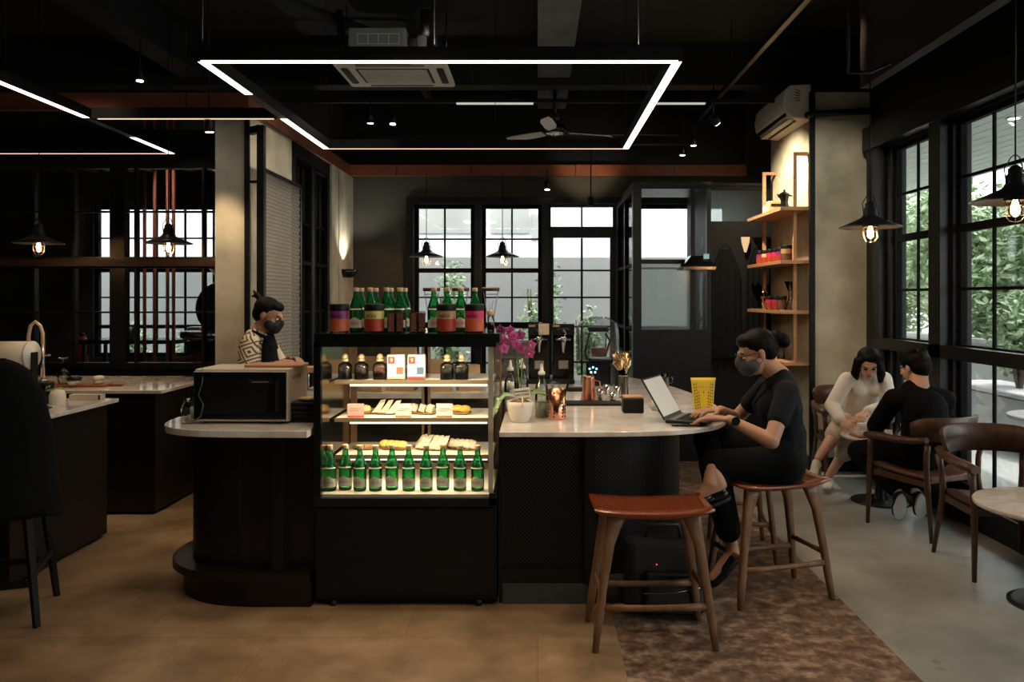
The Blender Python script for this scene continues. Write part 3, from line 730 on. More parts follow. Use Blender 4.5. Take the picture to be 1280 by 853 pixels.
def canister(px, Y, z, top, bot, txt, label, group, r=.048, h=.145, lid='black', name='coffee_canister', tx=True):
    t = thing(name, label, 'canister', ((px - 672) * Y / 1000, Y, z), 0, group)
    mb = MB(); mb.lathe([(r * .96, 0), (r, .004), (r, h - .03)], n=28); mb.build('glass_body', 'glass_clear', t)
    mb = MB(); mb.lathe([(r * 1.01, .008), (r * 1.01, h * .48)], n=28, caps=False); mb.build('lower_label', bot, t)
    mb = MB(); mb.lathe([(r * 1.01, h * .48), (r * 1.01, h - .032)], n=28, caps=False); mb.build('upper_label', top, t)
    mb = MB(); mb.lathe([(r * 1.04, h - .034), (r * 1.05, h - .03), (r * 1.05, h - .004), (r, h)], n=28); mb.build('lid', lid, t)
    if tx: lettering(txt, .020 * r / .048, 'ink', t, (0, 0, h * .58), wrap=r * 1.025, yaw=-.15)
    return t
GC = 'coffee canisters on top of the display case'
canister(424, 4.06, 1.352, 'label_purple', 'label_orange', 'TORAJA', 'coffee canister with purple and orange label on the case top', GC)
canister(468, 4.06, 1.352, 'label_yellow', 'label_red', 'ACEH', 'coffee canister with yellow and red label on the case top', GC)
canister(558, 4.06, 1.352, 'label_tan', 'label_red', 'PAPUA', 'coffee canister with tan and red label on the case top', GC)
canister(593, 4.06, 1.352, 'label_pink', 'label_orange', 'FLORES', 'coffee canister with pink and orange label on the case top', GC)
for i, px in enumerate((494.5, 522)):
    Y = 4.07; t = thing('bean_jar', ['square glass jar of brown coffee beans on the case top, left one', 'square glass jar of brown coffee beans on the case top, right one'][i], 'jar', ((px - 672) * Y / 1000, Y, 1.352), .1, 'square bean jars on the case top')
    mb = MB(); mb.rbox((0, 0, .054), (.078, .078, .108), .008); mb.build('glass_body', 'glass_clear', t)
    mb = MB(); mb.rbox((-.019, 0, .052), (.036, .079, .098), .006); mb.rbox((.021, 0, .052), (.034, .079, .098), .006); mb.build('beans', 'bean_brown', t)
# chrome frame flask presses with dark wooden handles
for i, (px, Y) in enumerate(((539.5, 4.42), (576, 4.42), (613.5, 4.30))):
    t = thing('flask_press', ['steel framed glass flask with wooden crossbar handle behind the left window bottles', 'steel framed glass flask with wooden crossbar handle behind the tan canister', 'steel framed glass flask with wooden crossbar handle at the right corner of the case top'][i], 'coffee maker', ((px - 672) * Y / 1000, Y, 1.352), 0, 'flask presses on the case top')
    mb = MB(); mb.tube([(-.047, 0, .222), (.047, 0, .222)], .010, 10); mb.build('handle', 'wood_walnut', t)
    mb = MB()
    for s in (-1, 1): mb.tube([(s * .040, 0, .218), (s * .036, 0, .185), (s * .017, 0, .075), (s * .017, 0, .02)], .0022, 6); mb.tube([(s * .022, 0, .16), (s * .007, 0, .15), (s * .006, 0, .10)], .0018, 6)
    mb.tube([(-.036, 0, .195), (.036, 0, .195)], .002, 6); mb.build('steel_frame', 'steel_dark', t)
    mb = MB(); mb.lathe([(.020, 0), (.020, .045), (.014, .062), (.014, .08)], n=16); mb.build('flask', 'glass_clear', t)
    mb = MB(); mb.lathe([(.018, .003), (.018, .04)], n=16); mb.build('coffee', 'bean_brown', t); mb = MB(); mb.lathe([(.014, .08), (.017, .085), (.017, .105), (.012, .11)], n=16); mb.build('stopper', 'cork', t)
# shelf 1: five corked jars and two printed boxes
def cork_jar(px, m, label):
    Y = 4.225; t = thing('tea_jar', label, 'jar', ((px - 672) * Y / 1000, Y, 1.097), 0, 'stoppered jars on the top case shelf')
    mb = MB(); mb.lathe([(.034, 0), (.037, .004), (.037, .072), (.030, .084), (.018, .088), (.016, .098)], n=20); mb.build('glass_body', 'glass_clear', t)
    mb = MB(); mb.lathe([(.0345, .006), (.0345, .068)], n=20); mb.build('filling', m, t)
    mb = MB(); mb.lathe([(.0185, .096), (.0195, .102), (.013, .108)], n=14); mb.sphere((0, 0, .118), .017); mb.build('stopper', 'brass_pale', t); return t
for px, m, lb in ((431.5, 'bean_black', 'glass jar of dark tea with round stopper, leftmost on the top case shelf'), (451.8, 'bean_black', 'glass jar of dark tea with round stopper, second from left on the top case shelf'), (475, 'bean_brown', 'glass jar of brown tea leaves beside the first printed box'),
                  (559, 'bean_black', 'glass jar of dark beans with stopper, left of the pair at the shelf right end'), (577, 'bean_black', 'glass jar of dark beans with stopper, right of the pair at the shelf right end')): cork_jar(px, m, lb)
for px, c1, c2, lb in ((495.5, 'label_orange', 'kraft', 'white printed tea box with orange square, left of the two'), (521, 'label_blue', 'label_red', 'white printed tea box with blue square and red base, right of the two')):
    Y = 4.215; t = thing('tea_box', lb, 'box', ((px - 672) * Y / 1000, Y, 1.097), 0, 'printed boxes on the top case shelf')
    mb = MB(); mb.rbox((0, 0, .068), (.090, .045, .128), .003); mb.build('carton', 'paper', t)
    mb = MB(); mb.b2((-.040, -.0235, .085), (-.005, -.0228, .122)); mb.build('red_square', 'label_red', t, )
    mb = MB(); mb.b2((.003, -.0235, .03), (.040, -.0228, .068)); mb.build('picture_square', c1, t); mb = MB(); mb.b2((-.045, -.0235, .004), (.045, -.0228, .018)); mb.build('base_band', c2, t)
    lettering('9', .028, 'label_cream', t, (-.022, -.0245, .103)); 
    for k in range(5):
        m_ = MB(); m_.b2((-.040, -.0233, .075 - k * .009), (-.006, -.0229, .078 - k * .009)); m_.build('text_line', 'ink_grey', t) if k < 3 else None
# shelves 2 and 3: wooden trays of pastry
def tray(px, z, w, d, label, rot=-.35):
    Y = 4.33; t = thing('serving_tray', label, 'tray', ((px - 672) * Y / 1000, Y, z), rot, 'small wooden trays in the display case')
    out = [(w / 2 * math.cos(a) * (1 if abs(math.cos(a)) < .8 else 1.02), d / 2 * math.sin(a)) for a in (2 * PI * k / 20 for k in range(20))]
    mb = MB(); mb.loft([[Vector((x * .8, y * .8, .0)) for x, y in out], [Vector((x, y, .010)) for x, y in out], [Vector((x, y, .013)) for x, y in out], [Vector((x * .88, y * .85, .007)) for x, y in out]]); mb.build('dish', 'tray_wood', t); return t
def pastry(name, label, pos, mb, m, rz=0., group=None):
    o = mb.build(name, m, None, loc=pos, rot=rz); return tag(o, label, 'pastry', group)
def slab_bread():
    m_ = MB(); m_.add([(-.03, -.022, 0), (.03, -.022, 0), (.03, .022, 0), (-.03, .022, 0), (-.026, -.018, .014), (.028, -.016, .018), (.026, .018, .020), (-.024, .016, .015)], [(0, 3, 2, 1), (4, 5, 6, 7), (0, 1, 5, 4), (1, 2, 6, 5), (2, 3, 7, 6), (3, 0, 4, 7)]); return m_
rows = [(.708, [(455, .13, .075, 'flat', 2, 'kraft'), (492, .17, .09, 'bun', 4, 'pastry_yellow'), (537, .20, .10, 'slice', 5, 'bread_white'), (578, .18, .09, 'slab', 5, 'bread_white')], 'lower pastry shelf'),
        (.900, [(452, .12, .07, 'bun', 2, 'bread'), (480, .17, .09, 'slice', 3, 'bread_white'), (528, .18, .085, 'slab', 3, 'bread_white'), (572, .16, .085, 'bun', 3, 'pastry_orange')], 'middle pastry shelf')]
words = {'flat': ('flat_pastry', 'flat brown pastry'), 'bun': ('round_bun', 'small round bun'), 'slice': ('sandwich_slice', 'pale folded sandwich slice'), 'slab': ('cake_slab', 'pale layered cake slab')}
for z, items, where in rows:
    for ti, (px, w, d, kind, n, m) in enumerate(items):
        col = {'kraft': 'brown', 'pastry_yellow': 'yellow', 'bread_white': 'white', 'bread': 'golden', 'pastry_orange': 'orange'}[m]
        t = tray(px, z, w, d, 'oval wooden tray of %s %ss on the %s' % (col, words[kind][0].replace('_', ' '), where))
        for k in range(n):
            u = (k - (n - 1) / 2) / max(1, n) * w * .82; c = t.location; a = -.35; pos = (c.x + u * math.cos(a), c.y + u * math.sin(a), c.z + .009)
            q = MB()
            if kind == 'bun': q.lathe([(.022, 0), (.033, .010), (.033, .022), (.023, .034), (.007, .039)], n=14)
            elif kind == 'slice': q.add([(-.022, -.040, 0), (.022, -.040, 0), (.022, .038, 0), (-.022, .038, 0), (.022, -.038, .050), (.050, -.036, .054), (.046, .034, .064), (.018, .034, .060)], [(0, 3, 2, 1), (4, 5, 6, 7), (0, 1, 5, 4), (1, 2, 6, 5), (2, 3, 7, 6), (3, 0, 4, 7)])
            elif kind == 'slab': q.rbox((0, 0, .018), (.034, .062, .036), .004, rot=(0, .3, 0)); q.T = None
            else: q.rbox((0, 0, .010), (.050, .030, .018), .006)
            if kind == 'slab': pos = (pos[0], pos[1], pos[2] + .004)
            pos_w = ['left end', 'second from left', 'third from left', 'fourth from left', 'right end'] if n > 2 else ['left one', 'right one']
            pw = pos_w[k] if k < n - 1 else pos_w[-1]
            pastry(words[kind][0], '%s, %s in tray %s, %s' % (words[kind][1].replace('pale', col), pw, ['leftmost', 'second from left', 'third from left', 'rightmost'][ti], where), pos, q, m, random.uniform(-.2, .2), 'pastries on the ' + where)
for i, px in enumerate((444.5, 504, 555.5)):
    Y = 4.20; z = .900; t = thing('price_card', ['pale pink price card at the left of the middle pastry shelf', 'cream price card at the centre of the middle pastry shelf', 'cream price card right of centre on the middle pastry shelf'][i], 'sign', ((px - 672) * Y / 1000, Y, z), 0, 'price cards on the middle pastry shelf')
    mb = MB(); mb.b2((-.043, 0, .008), (.043, .002, .072)); mb.build('card', 'pink_card' if i == 0 else 'paper', t)
    mb = MB(); mb.rbox((0, .004, .005), (.082, .02, .010), .003); mb.build('stand', 'label_red' if i == 0 else 'tray_wood', t)
    for k in range(2): mb = MB(); mb.b2((-.03, -.0008, .045 - k * .012), (.03 - k * .015, 0, .048 - k * .012)); mb.build('text_line', 'ink_grey', t)
# kraft bags and cups behind the case
for i, (px, Y, w, h, lb) in enumerate(((465, 5.55, .20, .24, 'brown paper bag on the inner worktop seen through the left of the case'), (505, 5.6, .17, .30, 'tall brown paper bag seen through the middle of the case'), (545, 5.55, .22, .22, 'crumpled brown paper bag seen through the right of the case'), (585, 5.6, .15, .18, 'small brown paper bag behind the right end of the case'))):
    t = thing('paper_bag', lb, 'bag', ((px - 672) * Y / 1000, Y, .88), .2 * i - .3)
    mb = MB(); mb.loft([[Vector((x * w / 2, y * .05, 0)) for x, y in ((-1, -1), (1, -1), (1.02, 0), (1, 1), (-1, 1), (-1.02, 0))], [Vector((x * w / 2, y * .05, h * .5)) for x, y in ((-1.03, -1), (1.03, -1.1), (.92, 0), (1.03, 1), (-1.03, 1), (-.92, 0))], [Vector((x * w / 2, y * .03, h)) for x, y in ((-1.02, -1), (1.04, -.8), (.90, 0), (1, 1), (-1, 1), (-.90, 0))]], smooth=False, caps=False); mb.build('pouch', 'kraft', t)
    mb = MB(); mb.b2((-w * .3, -.051, h * .35), (w * .3, -.0495, h * .6)); mb.build('label', 'label_cream' if i != 2 else 'label_red', t)
light('AREA', (-.9, 5.7, 2.70), 14, (1, .82, .62), .5, rot=(0, 0, 0))  # added fill without a fixture, brightens what shows through the case
# ---------------------------------------------------------------- stools
def bar_stool(label, loc, rz, seat_m='wood_seat', group='wooden bar stools at the counter'):
    t = thing('bar_stool', label, 'stool', loc, rz, group)
    mb = MB(); n = 14; rings = []
    for k in range(n + 1):       # saddle seat: ends lift, edges rounded
        u = -1 + 2 * k / n; x = u * .262; z = .592 + .018 * abs(u) ** 2.4; hd = .165 * (1 - .05 * abs(u) ** 8); th = .026 * (1 - .45 * abs(u) ** 3)
        rings.append([Vector((x, -hd, z - .006)), Vector((x, -hd + .012, z + .001)), Vector((x, -hd * .5, z - .003)), Vector((x, hd * .5, z - .003)), Vector((x, hd - .012, z + .001)), Vector((x, hd, z - .006)), Vector((x, hd - .01, z - th)), Vector((x, -hd + .01, z - th))])
    mb.loft(rings); mb.build('seat', seat_m, t)
    for sx in (-1, 1):
        for sy in (-1, 1):
            mb = MB(); a = Vector((sx * .185, sy * .115, .580)); b = Vector((sx * .262, sy * .165, 0.0)); q = lambda f: a + (b - a) * f
            prof = [(0, .088, .030), (.08, .070, .032), (.22, .046, .034), (.55, .036, .032), (.80, .036, .030), (1., .026, .024)]
            rs = []
            for f, w, d in prof:
                c = q(f); c = c - Vector((sx * (w - .036) * .45, 0, 0)) if f < .5 else c
                rs.append([c + Vector((x * w / 2, y * d / 2, 0)) for x, y in ((-1, -.6), (-.6, -1), (.6, -1), (1, -.6), (1, .6), (.6, 1), (-.6, 1), (-1, .6))])
            mb.loft(rs); mb.build('leg', 'wood_stool', t)
    leg = lambda sx, sy, z: Vector((sx * (.185 + .077 * (1 - z / .58)), sy * (.115 + .05 * (1 - z / .58)), z))
    for sy in (-1, 1):
        mb = MB(); a, b = leg(-1, sy, .185), leg(1, sy, .185); m = (a + b) / 2 + Vector((0, 0, .0)); mb.tube([a, a * .75 + b * .25 + Vector((0, 0, -.003)), m - Vector((0, 0, .004)), a * .25 + b * .75 + Vector((0, 0, -.003)), b], [.019, .015, .0135, .015, .019], 8, side=(0, 0, 1), flat=.75); mb.build('stretcher', 'wood_stool', t)
    for sx in (-1, 1):
        mb = MB(); a, b = leg(sx, -1, .235), leg(sx, 1, .235); mb.tube([a, (a + b) / 2, b], [.016, .013, .016], 8, side=(0, 0, 1), flat=.75); mb.build('stretcher', 'wood_stool', t)
    return t
bar_stool('wooden bar stool with glossy red-brown saddle seat, empty, in front of the counter', (.505, 3.62, 0), .03)
s2 = bar_stool('walnut bar stool the woman with the laptop is sitting on', (1.195, 4.14, 0), .28)
bar_stool('walnut bar stool half hidden behind the seated laptop woman', (1.22, 4.80, 0), 1.45, 'wood_walnut')

# ---------------------------------------------------------------- lounge chairs and tables
def arm_chair(label, loc, rz, seat='wood_walnut', group='wooden armchairs with curved backs by the street windows'):
    "front is local -Y"
    t = thing('wooden_armchair', label, 'chair', loc, rz, group)
    mb = MB(); n = 12; rings = []
    for k in range(n + 1):
        u = -1 + 2 * k / n; y = u * .225; hw = .235 - .012 * u - .02 * abs(u) ** 5; z = .405 - .012 * (1 - u * u) - .012 * u
        rings.append([Vector((-hw, y, z + .006)), Vector((-hw * .6, y, z - .004)), Vector((0, y, z - .008)), Vector((hw * .6, y, z - .004)), Vector((hw, y, z + .006)), Vector((hw * .95, y, z - .022)), Vector((0, y, z - .032)), Vector((-hw * .95, y, z - .022))])
    mb.loft(rings); mb.build('seat', seat, t)
    mb = MB()
    for y, w in ((-.20, .46), (.19, .42)): mb.bar((-w / 2, y, .365), (w / 2, y, .365), .022, .035)
    for s in (-1, 1): mb.bar((s * .235, -.20, .355), (s * .215, .20, .345), .022, .035)
    mb.build('seat_frame', 'wood_walnut', t)
    for s in (-1, 1):
        mb = MB(); mb.tube([(s * .262, -.235, 0), (s * .256, -.225, .34), (s * .258, -.215, .50), (s * .262, -.20, .598)], [.0125, .019, .018, .024], 10); mb.build('leg', 'wood_walnut', t)
        mb = MB(); mb.tube([(s * .255, .275, 0), (s * .225, .215, .36), (s * .232, .215, .50), (s * .245, .235, .60)], [.0125, .019, .018, .020], 10); mb.build('leg', 'wood_walnut', t)
        mb = MB(); mb.tube([(s * .258, -.245, .602), (s * .270, -.15, .607), (s * .272, 0, .610), (s * .262, .13, .616), (s * .240, .225, .63)], [.020, .026, .024, .022, .020], 10, side=(0, 0, 1), flat=1.5)
        mb.build('armrest', 'wood_walnut', t)
    rings = []; n = 16            # broad bent backrest panel
    for k in range(n + 1):
        a = -1.22 + 2.44 * k / n; R = .262; c = Vector((math.sin(a) * R, .035 + math.cos(a) * R * .92, 0)); nn = Vector((math.sin(a), math.cos(a), 0)); e = abs(a) / 1.22
        top = .775 - .045 * e ** 6; bot = .615 + .005 * e; th = .011; lean = .03
        rings.append([c - nn * th + Vector((0, 0, bot)), c + nn * th + Vector((0, 0, bot)), c + nn * (th + lean) + Vector((0, 0, top - .006)), c + nn * (lean) + Vector((0, 0, top)), c + nn * (lean - th) + Vector((0, 0, top - .006))])
    mb = MB(); mb.loft(rings); mb.build('backrest', 'wood_walnut', t)
    return t
ch1 = arm_chair('wooden armchair with curved back that the woman in white sits on', (2.60, 6.64, 0), -.10)
arm_chair('wooden armchair with curved back that the man in black sits on', (2.575, 5.32, 0), PI + .40, seat='seat_brown')
arm_chair('empty wooden armchair with curved back beside the right-hand round table', (2.62, 4.52, 0), -.05)
def round_table(label, loc, r, group='low round cafe tables by the street windows'):
    t = thing('round_table', label, 'table', loc, 0, group)
    mb = MB(); mb.lathe([(r - .012, .475), (r, .482), (r, .497), (r - .004, .50)], n=48); mb.build('tabletop', 'marble', t)
    mb = MB(); mb.lathe([(.05, .0), (.05, .01), (.042, .02), (.042, .46), (.11, .475)], n=20); mb.build('pedestal', 'black_metal', t)
    mb = MB(); mb.lathe([(.215, 0), (.215, .006), (.19, .012), (.05, .016)], n=40); mb.build('base_plate', 'black_metal', t); return t
round_table('low round marble table between the woman in white and the man in black', (2.575, 6.00, 0), .285)
round_table('low round marble table cut off by the right edge of the photo', (2.58, 3.98, 0), .37)
# things on the far low table
t = thing('wooden_tray', 'small brown wooden tray on the low table between the two people', 'tray', (2.47, 5.93, .50), .1)
mb = MB(); mb.rbox((0, 0, .006), (.26, .16, .012), .01); mb.build('base', 'tray_brown', t); mb = MB(); mb.rbox((-.02, 0, .018), (.10, .08, .014), .006); mb.build('block', 'tray_brown', t)
t = thing('tea_cup', 'white cup standing on the wooden tray before the woman in white', 'cup', (2.52, 5.95, .512))
mb = MB(); mb.lathe([(.022, 0), (.036, .012), (.040, .055), (.037, .055), (.033, .014), (.0, .010)], n=24); mb.build('bowl', 'ceramic', t)
t = thing('menu_card', 'small white printed card box beside the cup on the wooden tray', 'card', (2.41, 5.91, .512), .1)
mb = MB(); mb.rbox((0, 0, .045), (.10, .03, .09), .003); mb.build('carton', 'paper', t); mb = MB(); mb.b2((.012, -.016, .02), (.045, -.0155, .055)); mb.build('picture', 'kraft', t)
for k in range(3): mb = MB(); mb.b2((-.042, -.0158, .065 - k * .012), (.005, -.0155, .068 - k * .012)); mb.build('text_line', 'ink_grey', t)
t = thing('water_glass', 'clear water glass at the right side of the low table', 'glass', (2.66, 5.93, .50))
mb = MB(); mb.lathe([(.028, 0), (.033, .10), (.031, .10), (.026, .006)], n=20); mb.build('tumbler', 'glass_clear', t)
# outdoor seat seen through the lower panes
t = thing('outdoor_table', 'white-topped outdoor table seen through the lower window panes', 'table', (4.05, 6.2, -.02))
mb = MB(); mb.lathe([(.36, .60), (.37, .62), (.36, .63)], n=32); mb.build('tabletop', 'outer_white', t); mb = MB(); mb.cyl((0, 0, .0), .03, .60, 12); mb.cyl((0, 0, 0), .2, .012, 24); mb.build('pedestal', 'black_metal', t)
o = arm_chair('wooden armchair standing outside beyond the lower window panes', (3.75, 5.35, -.02), .5, group='x'); del o['group']

# ---------------------------------------------------------------- wall shelf on the right pillar
t = thing('wall_shelf', 'tall wooden ladder shelf unit fixed on the plaster pillar', 'shelf', (0, 0, 0))
for y, z0, z1 in ((7.16, .93, 2.83), (8.12, .93, 2.80)):
    mb = MB(); mb.b2((2.285, y - .015, z0), (2.315, y + .015, z1)); mb.b2((2.315, y - .015, z1 - .03), (2.42, y + .015, z1)); mb.build('upright', 'wood_shelf', t)
for z in (2.335, 1.86, 1.415, .955):
    mb = MB(); x0 = 2.15 if z > 1 else 2.18; mb.b2((x0, 7.08, z - .03), (2.418, 8.20, z)); mb.build('shelf_board', 'wood_shelf', t)
def on_shelf(px, Y, z): return ((px - 672) * Y / 1000, Y, z)
t = thing('moka_pot', 'black stovetop moka pot on the top shelf of the pillar unit', 'coffee pot', on_shelf(980.5, 7.32, 2.335))
mb = MB(); mb.lathe([(.050, 0), (.052, .01), (.034, .055), (.032, .065), (.048, .135), (.050, .14)], n=8, smooth=False); mb.build('body', 'black_gloss', t)
mb = MB(); mb.lathe([(.050, .14), (.02, .16), (.008, .165), (.010, .18), (.0, .185)], n=8, smooth=False); mb.build('lid', 'black_gloss', t)
mb = MB(); mb.tube([(.04, 0, .13), (.085, 0, .12), (.085, 0, .05)], .008); mb.build('handle', 'black', t); mb = MB(); mb.tube([(-.04, 0, .11), (-.065, 0, .14)], [.014, .006]); mb.build('spout', 'black_gloss', t)
t = thing('wooden_crate', 'small pale wooden crate on the top shelf beside the moka pot', 'box', on_shelf(968.5, 7.55, 2.335))
mb = MB(); mb.rbox((0, 0, .05), (.14, .10, .10), .006); mb.build('box', 'bread', t)
mb = MB(); mb.b2((-.05, -.052, .05), (.05, -.05, .075)); mb.build('slot', 'wood_dark', t)
t = thing('carved_figurine', 'small pale carved figurine at the far end of the top shelf', 'figurine', on_shelf(956, 7.95, 2.335))
mb = MB(); mb.lathe([(.03, 0), (.025, .03), (.015, .06), (.022, .08), (.005, .11)], n=12); mb.build('torso', 'shelf_white', t)
cz = 1.86; GS = 'small red-labelled canisters on the pillar shelf'
for i, (px, Y, top) in enumerate(((950, 8.0, 'label_purple'), (956.5, 7.88, 'label_yellow'), (963, 7.74, 'label_pink'), (969.5, 7.60, 'label_pink'), (975.5, 7.48, 'label_purple'))):
    canister(px, Y, cz, top, 'label_red', '', 'small canister on the second pillar shelf, %s, with %s top label' % (['farthest left', 'second from left', 'middle of the row', 'fourth from left', 'nearest the dark tin'][i], {'label_purple': 'purple', 'label_yellow': 'yellow', 'label_pink': 'pink'}[top]), GS, r=.036, h=.135, tx=False)
canister(983, 7.33, cz, 'label_tan', 'bean_brown', '', 'large dark coffee canister at the near end of the second pillar shelf', GS, r=.05, h=.15, tx=False)
canister(962, 7.60, 1.415, 'label_pink', 'label_red', '', 'red canister on the third pillar shelf beside the glass carafe', GS, r=.036, h=.13, tx=False)
canister(970, 7.46, 1.415, 'label_pink', 'label_red', '', 'red canister on the third pillar shelf beside the dark canister', GS, r=.036, h=.13, tx=False)
canister(977, 7.34, 1.415, 'bean_brown', 'bean_brown', '', 'dark canister on the third pillar shelf next to the glass dripper', GS, r=.045, h=.13, tx=False)
t = thing('glass_carafe', 'hourglass coffee carafe at the far end of the third pillar shelf', 'carafe', on_shelf(954, 7.9, 1.415))
mb = MB(); mb.lathe([(.045, 0), (.055, .03), (.04, .08), (.022, .11), (.045, .17), (.043, .17), (.020, .11), (.038, .08)], n=24, caps=False); mb.build('flask', 'glass_thick', t); mb = MB(); mb.lathe([(.028, .09), (.025, .11), (.028, .13)], n=16); mb.build('collar', 'wood_seat', t)
t = thing('glass_dripper', 'tall clear glass drip stand with funnel on the third pillar shelf', 'coffee maker', on_shelf(988, 7.22, 1.415))
mb = MB(); mb.lathe([(.05, 0), (.052, .01), (.018, .10), (.015, .15), (.02, .17), (.055, .26), (.053, .26), (.015, .17)], n=24, caps=False); mb.build('flask', 'glass_thick', t)
for i, (px, Y) in enumerate(((1000, 7.14), (1004, 7.12))):
    pass
for i, (Y, z) in enumerate(((7.5, .955), (7.8, .955))):
    t = thing('drink_glass', ['upturned clear glass on the lowest pillar shelf, nearer one', 'upturned clear glass on the lowest pillar shelf, farther one'][i], 'glass', (2.28, Y, z), 0, 'glasses on the lowest pillar shelf')
    mb = MB(); mb.lathe([(.04, 0), (.03, .14), (.0, .142)], n=18); mb.build('tumbler', 'glass_thick', t)
# aprons hung past the partition
for i, (x, w) in enumerate(((1.96, .30), (2.30, .22))):
    t = thing('hanging_apron', ['black apron hanging on the partition, the wider left one', 'black apron hanging on the partition, the narrow right one beside the shelf'][i], 'apron', (x, 8.34, -.05), 0, 'black aprons on the partition')
    n = 12; a_ = []; b_ = []; c_ = []
    for k in range(n + 1):
        u = -1 + 2 * k / n; f = .018 * math.sin(k * 1.9); a_.append(Vector((u * w * .20, f * .3, 2.08))); b_.append(Vector((u * w * .5, f, 1.85))); c_.append(Vector((u * w * .52, f * 1.5, .95)))
    mb = MB(); mb.loft([a_, b_, c_], closed=False, caps=False); mb.v += [p + Vector((0, .012, 0)) for p in mb.v]; m_ = 3 * (n + 1); mb.f += [[i + m_ for i in f] for f in mb.f]; mb.m *= 2; mb.sm *= 2; mb.build('cloth', 'cloth_black', t)
    mb = MB(); mb.tube([(-w * .2, 0, 2.08), (0, .0, 2.14), (w * .2, 0, 2.08)], .006); mb.build('neck_strap', 'cloth_black', t)
mb = MB(); mb.add([(-.045, 0, .16), (.045, 0, .16), (.040, 0, .10), (.012, 0, 0), (-.012, 0, 0), (-.040, 0, .10), (-.045, .01, .16), (.045, .01, .16), (.040, .01, .10), (.012, .01, 0), (-.012, .01, 0), (-.040, .01, .10)], [(0, 1, 2, 3, 4, 5), (11, 10, 9, 8, 7, 6)] + [(i, (i + 1) % 6, (i + 1) % 6 + 6, i + 6) for i in range(6)])
tag(mb.build('gap_patch', 'cloth_beige', loc=(2.165, 8.33, 2.0)), 'small beige patch for the wall showing between the two black aprons', 'cloth')  # stands in for the wall seen between the aprons
t = thing('hood_lamp', 'black wedge-shaped hood lamp with a small pale card on the partition post', 'lamp', (1.45, 7.35, 1.78))
mb = MB(); mb.loft([[Vector((-.15, -.12, 0)), Vector((.16, -.12, 0)), Vector((.16, .12, 0)), Vector((-.15, .12, 0))], [Vector((-.14, -.12, .03)), Vector((.16, -.12, .03)), Vector((.16, .12, .03)), Vector((-.14, .12, .03))], [Vector((-.05, -.06, .13)), Vector((.10, -.06, .13)), Vector((.10, .12, .13)), Vector((-.05, .12, .13))]], smooth=False); mb.build('shade', 'black_gloss', t)
mb = MB(); mb.b2((.055, -.10, .10), (.105, -.095, .145)); mb.build('card', 'card_glow', t)
# bag on the counter plinth under the stool
t = thing('black_bag', 'black laptop bag with one tiny red light leaning under the counter', 'bag', (.60, 3.90, .0))
mb = MB(); mb.rbox((.02, .0, .18), (.40, .13, .36), .05, 4, rot=(-.10, .03, 0)); mb.build('body', 'leather_black', t, sub=0, bevel=.012)
mb = MB(); mb.rbox((.05, -.085, .12), (.28, .04, .19), .02, rot=(-.10, .05, 0)); mb.build('front_pocket', 'leather_black', t, bevel=.006)
mb = MB(); mb.tube([(-.08, 0, .35), (-.06, -.03, .43), (.08, -.03, .43), (.10, 0, .35)], .010); mb.build('handle', 'leather_black', t)
mb = MB(); mb.tube([(-.10, -.108, .125), (.05, -.112, .13), (.19, -.106, .155)], .0025, 6); mb.build('piping', 'steel', t); mb = MB(); mb.sphere((-.035, -.105, .262), .004, 8, 6); mb.build('tag_light', 'red_led', t)
# ---------------------------------------------------------------- on the right wing of the counter
ZC = .88
def at(px, py, z=ZC):
    Y = (CZ - z) * 1000 / (py - 372); return ((px - 672) * Y / 1000, Y, z)
# orchid in white pot
t = thing('orchid_plant', 'pink and purple orchid with two broad leaves in a white pot on the counter', 'plant', (-.092, 4.19, ZC))
mb = MB(); mb.lathe([(.045, 0), (.050, .004), (.062, .04), (.071, .085), (.074, .108), (.069, .108), (.060, .05)], n=32); mb.build('pot', 'ceramic', t)
mb = MB(); mb.lathe([(.068, .085), (.066, .098), (.04, .112), (0, .116)], n=24, caps=False); mb.build('soil', 'soil', t)
def leafm(pts, w):
    m_ = MB(); up = Vector((0, 0, 1)); L = []; R = []; C = []; n = len(pts)
    for i, p in enumerate(pts):
        p = Vector(p); d = (Vector(pts[min(i + 1, n - 1)]) - Vector(pts[max(i - 1, 0)])).normalized(); s = d.cross(Vector((0, -.35, 1))).normalized(); f = math.sin(PI * min(1, .12 + .88 * i / (n - 1))) ** .7 * w
        L.append(p + s * f + Vector((0, 0, .006))); C.append(p); R.append(p - s * f + Vector((0, 0, .006)))
    m_.loft([[a, b, c, b - Vector((0, 0, .003))] for a, b, c in zip(L, C, R)]); return m_
leafm([(0, 0, .10), (-.04, -.01, .135), (-.08, -.02, .14), (-.11, -.03, .115), (-.125, -.035, .07), (-.130, -.04, .03)], .026).build('leaf', 'leaf_pale', t)
leafm([(.01, 0, .10), (.04, -.01, .135), (.07, -.015, .15), (.10, -.03, .155), (.14, -.045, .140)], .040).build('leaf', 'leaf', t)
mb = MB(); mb.tube([(0, 0, .10), (-.01, .02, .25), (-.03, .05, .42), (-.06, .05, .49), (-.11, .04, .49), (-.14, .03, .46)], .0035, 6); mb.tube([(.0, .0, .10), (.01, .03, .28), (.03, .05, .40), (.05, .05, .42), (.075, .04, .38)], .003, 6); mb.build('stem', 'leaf', t)
rnd = random.Random(5)
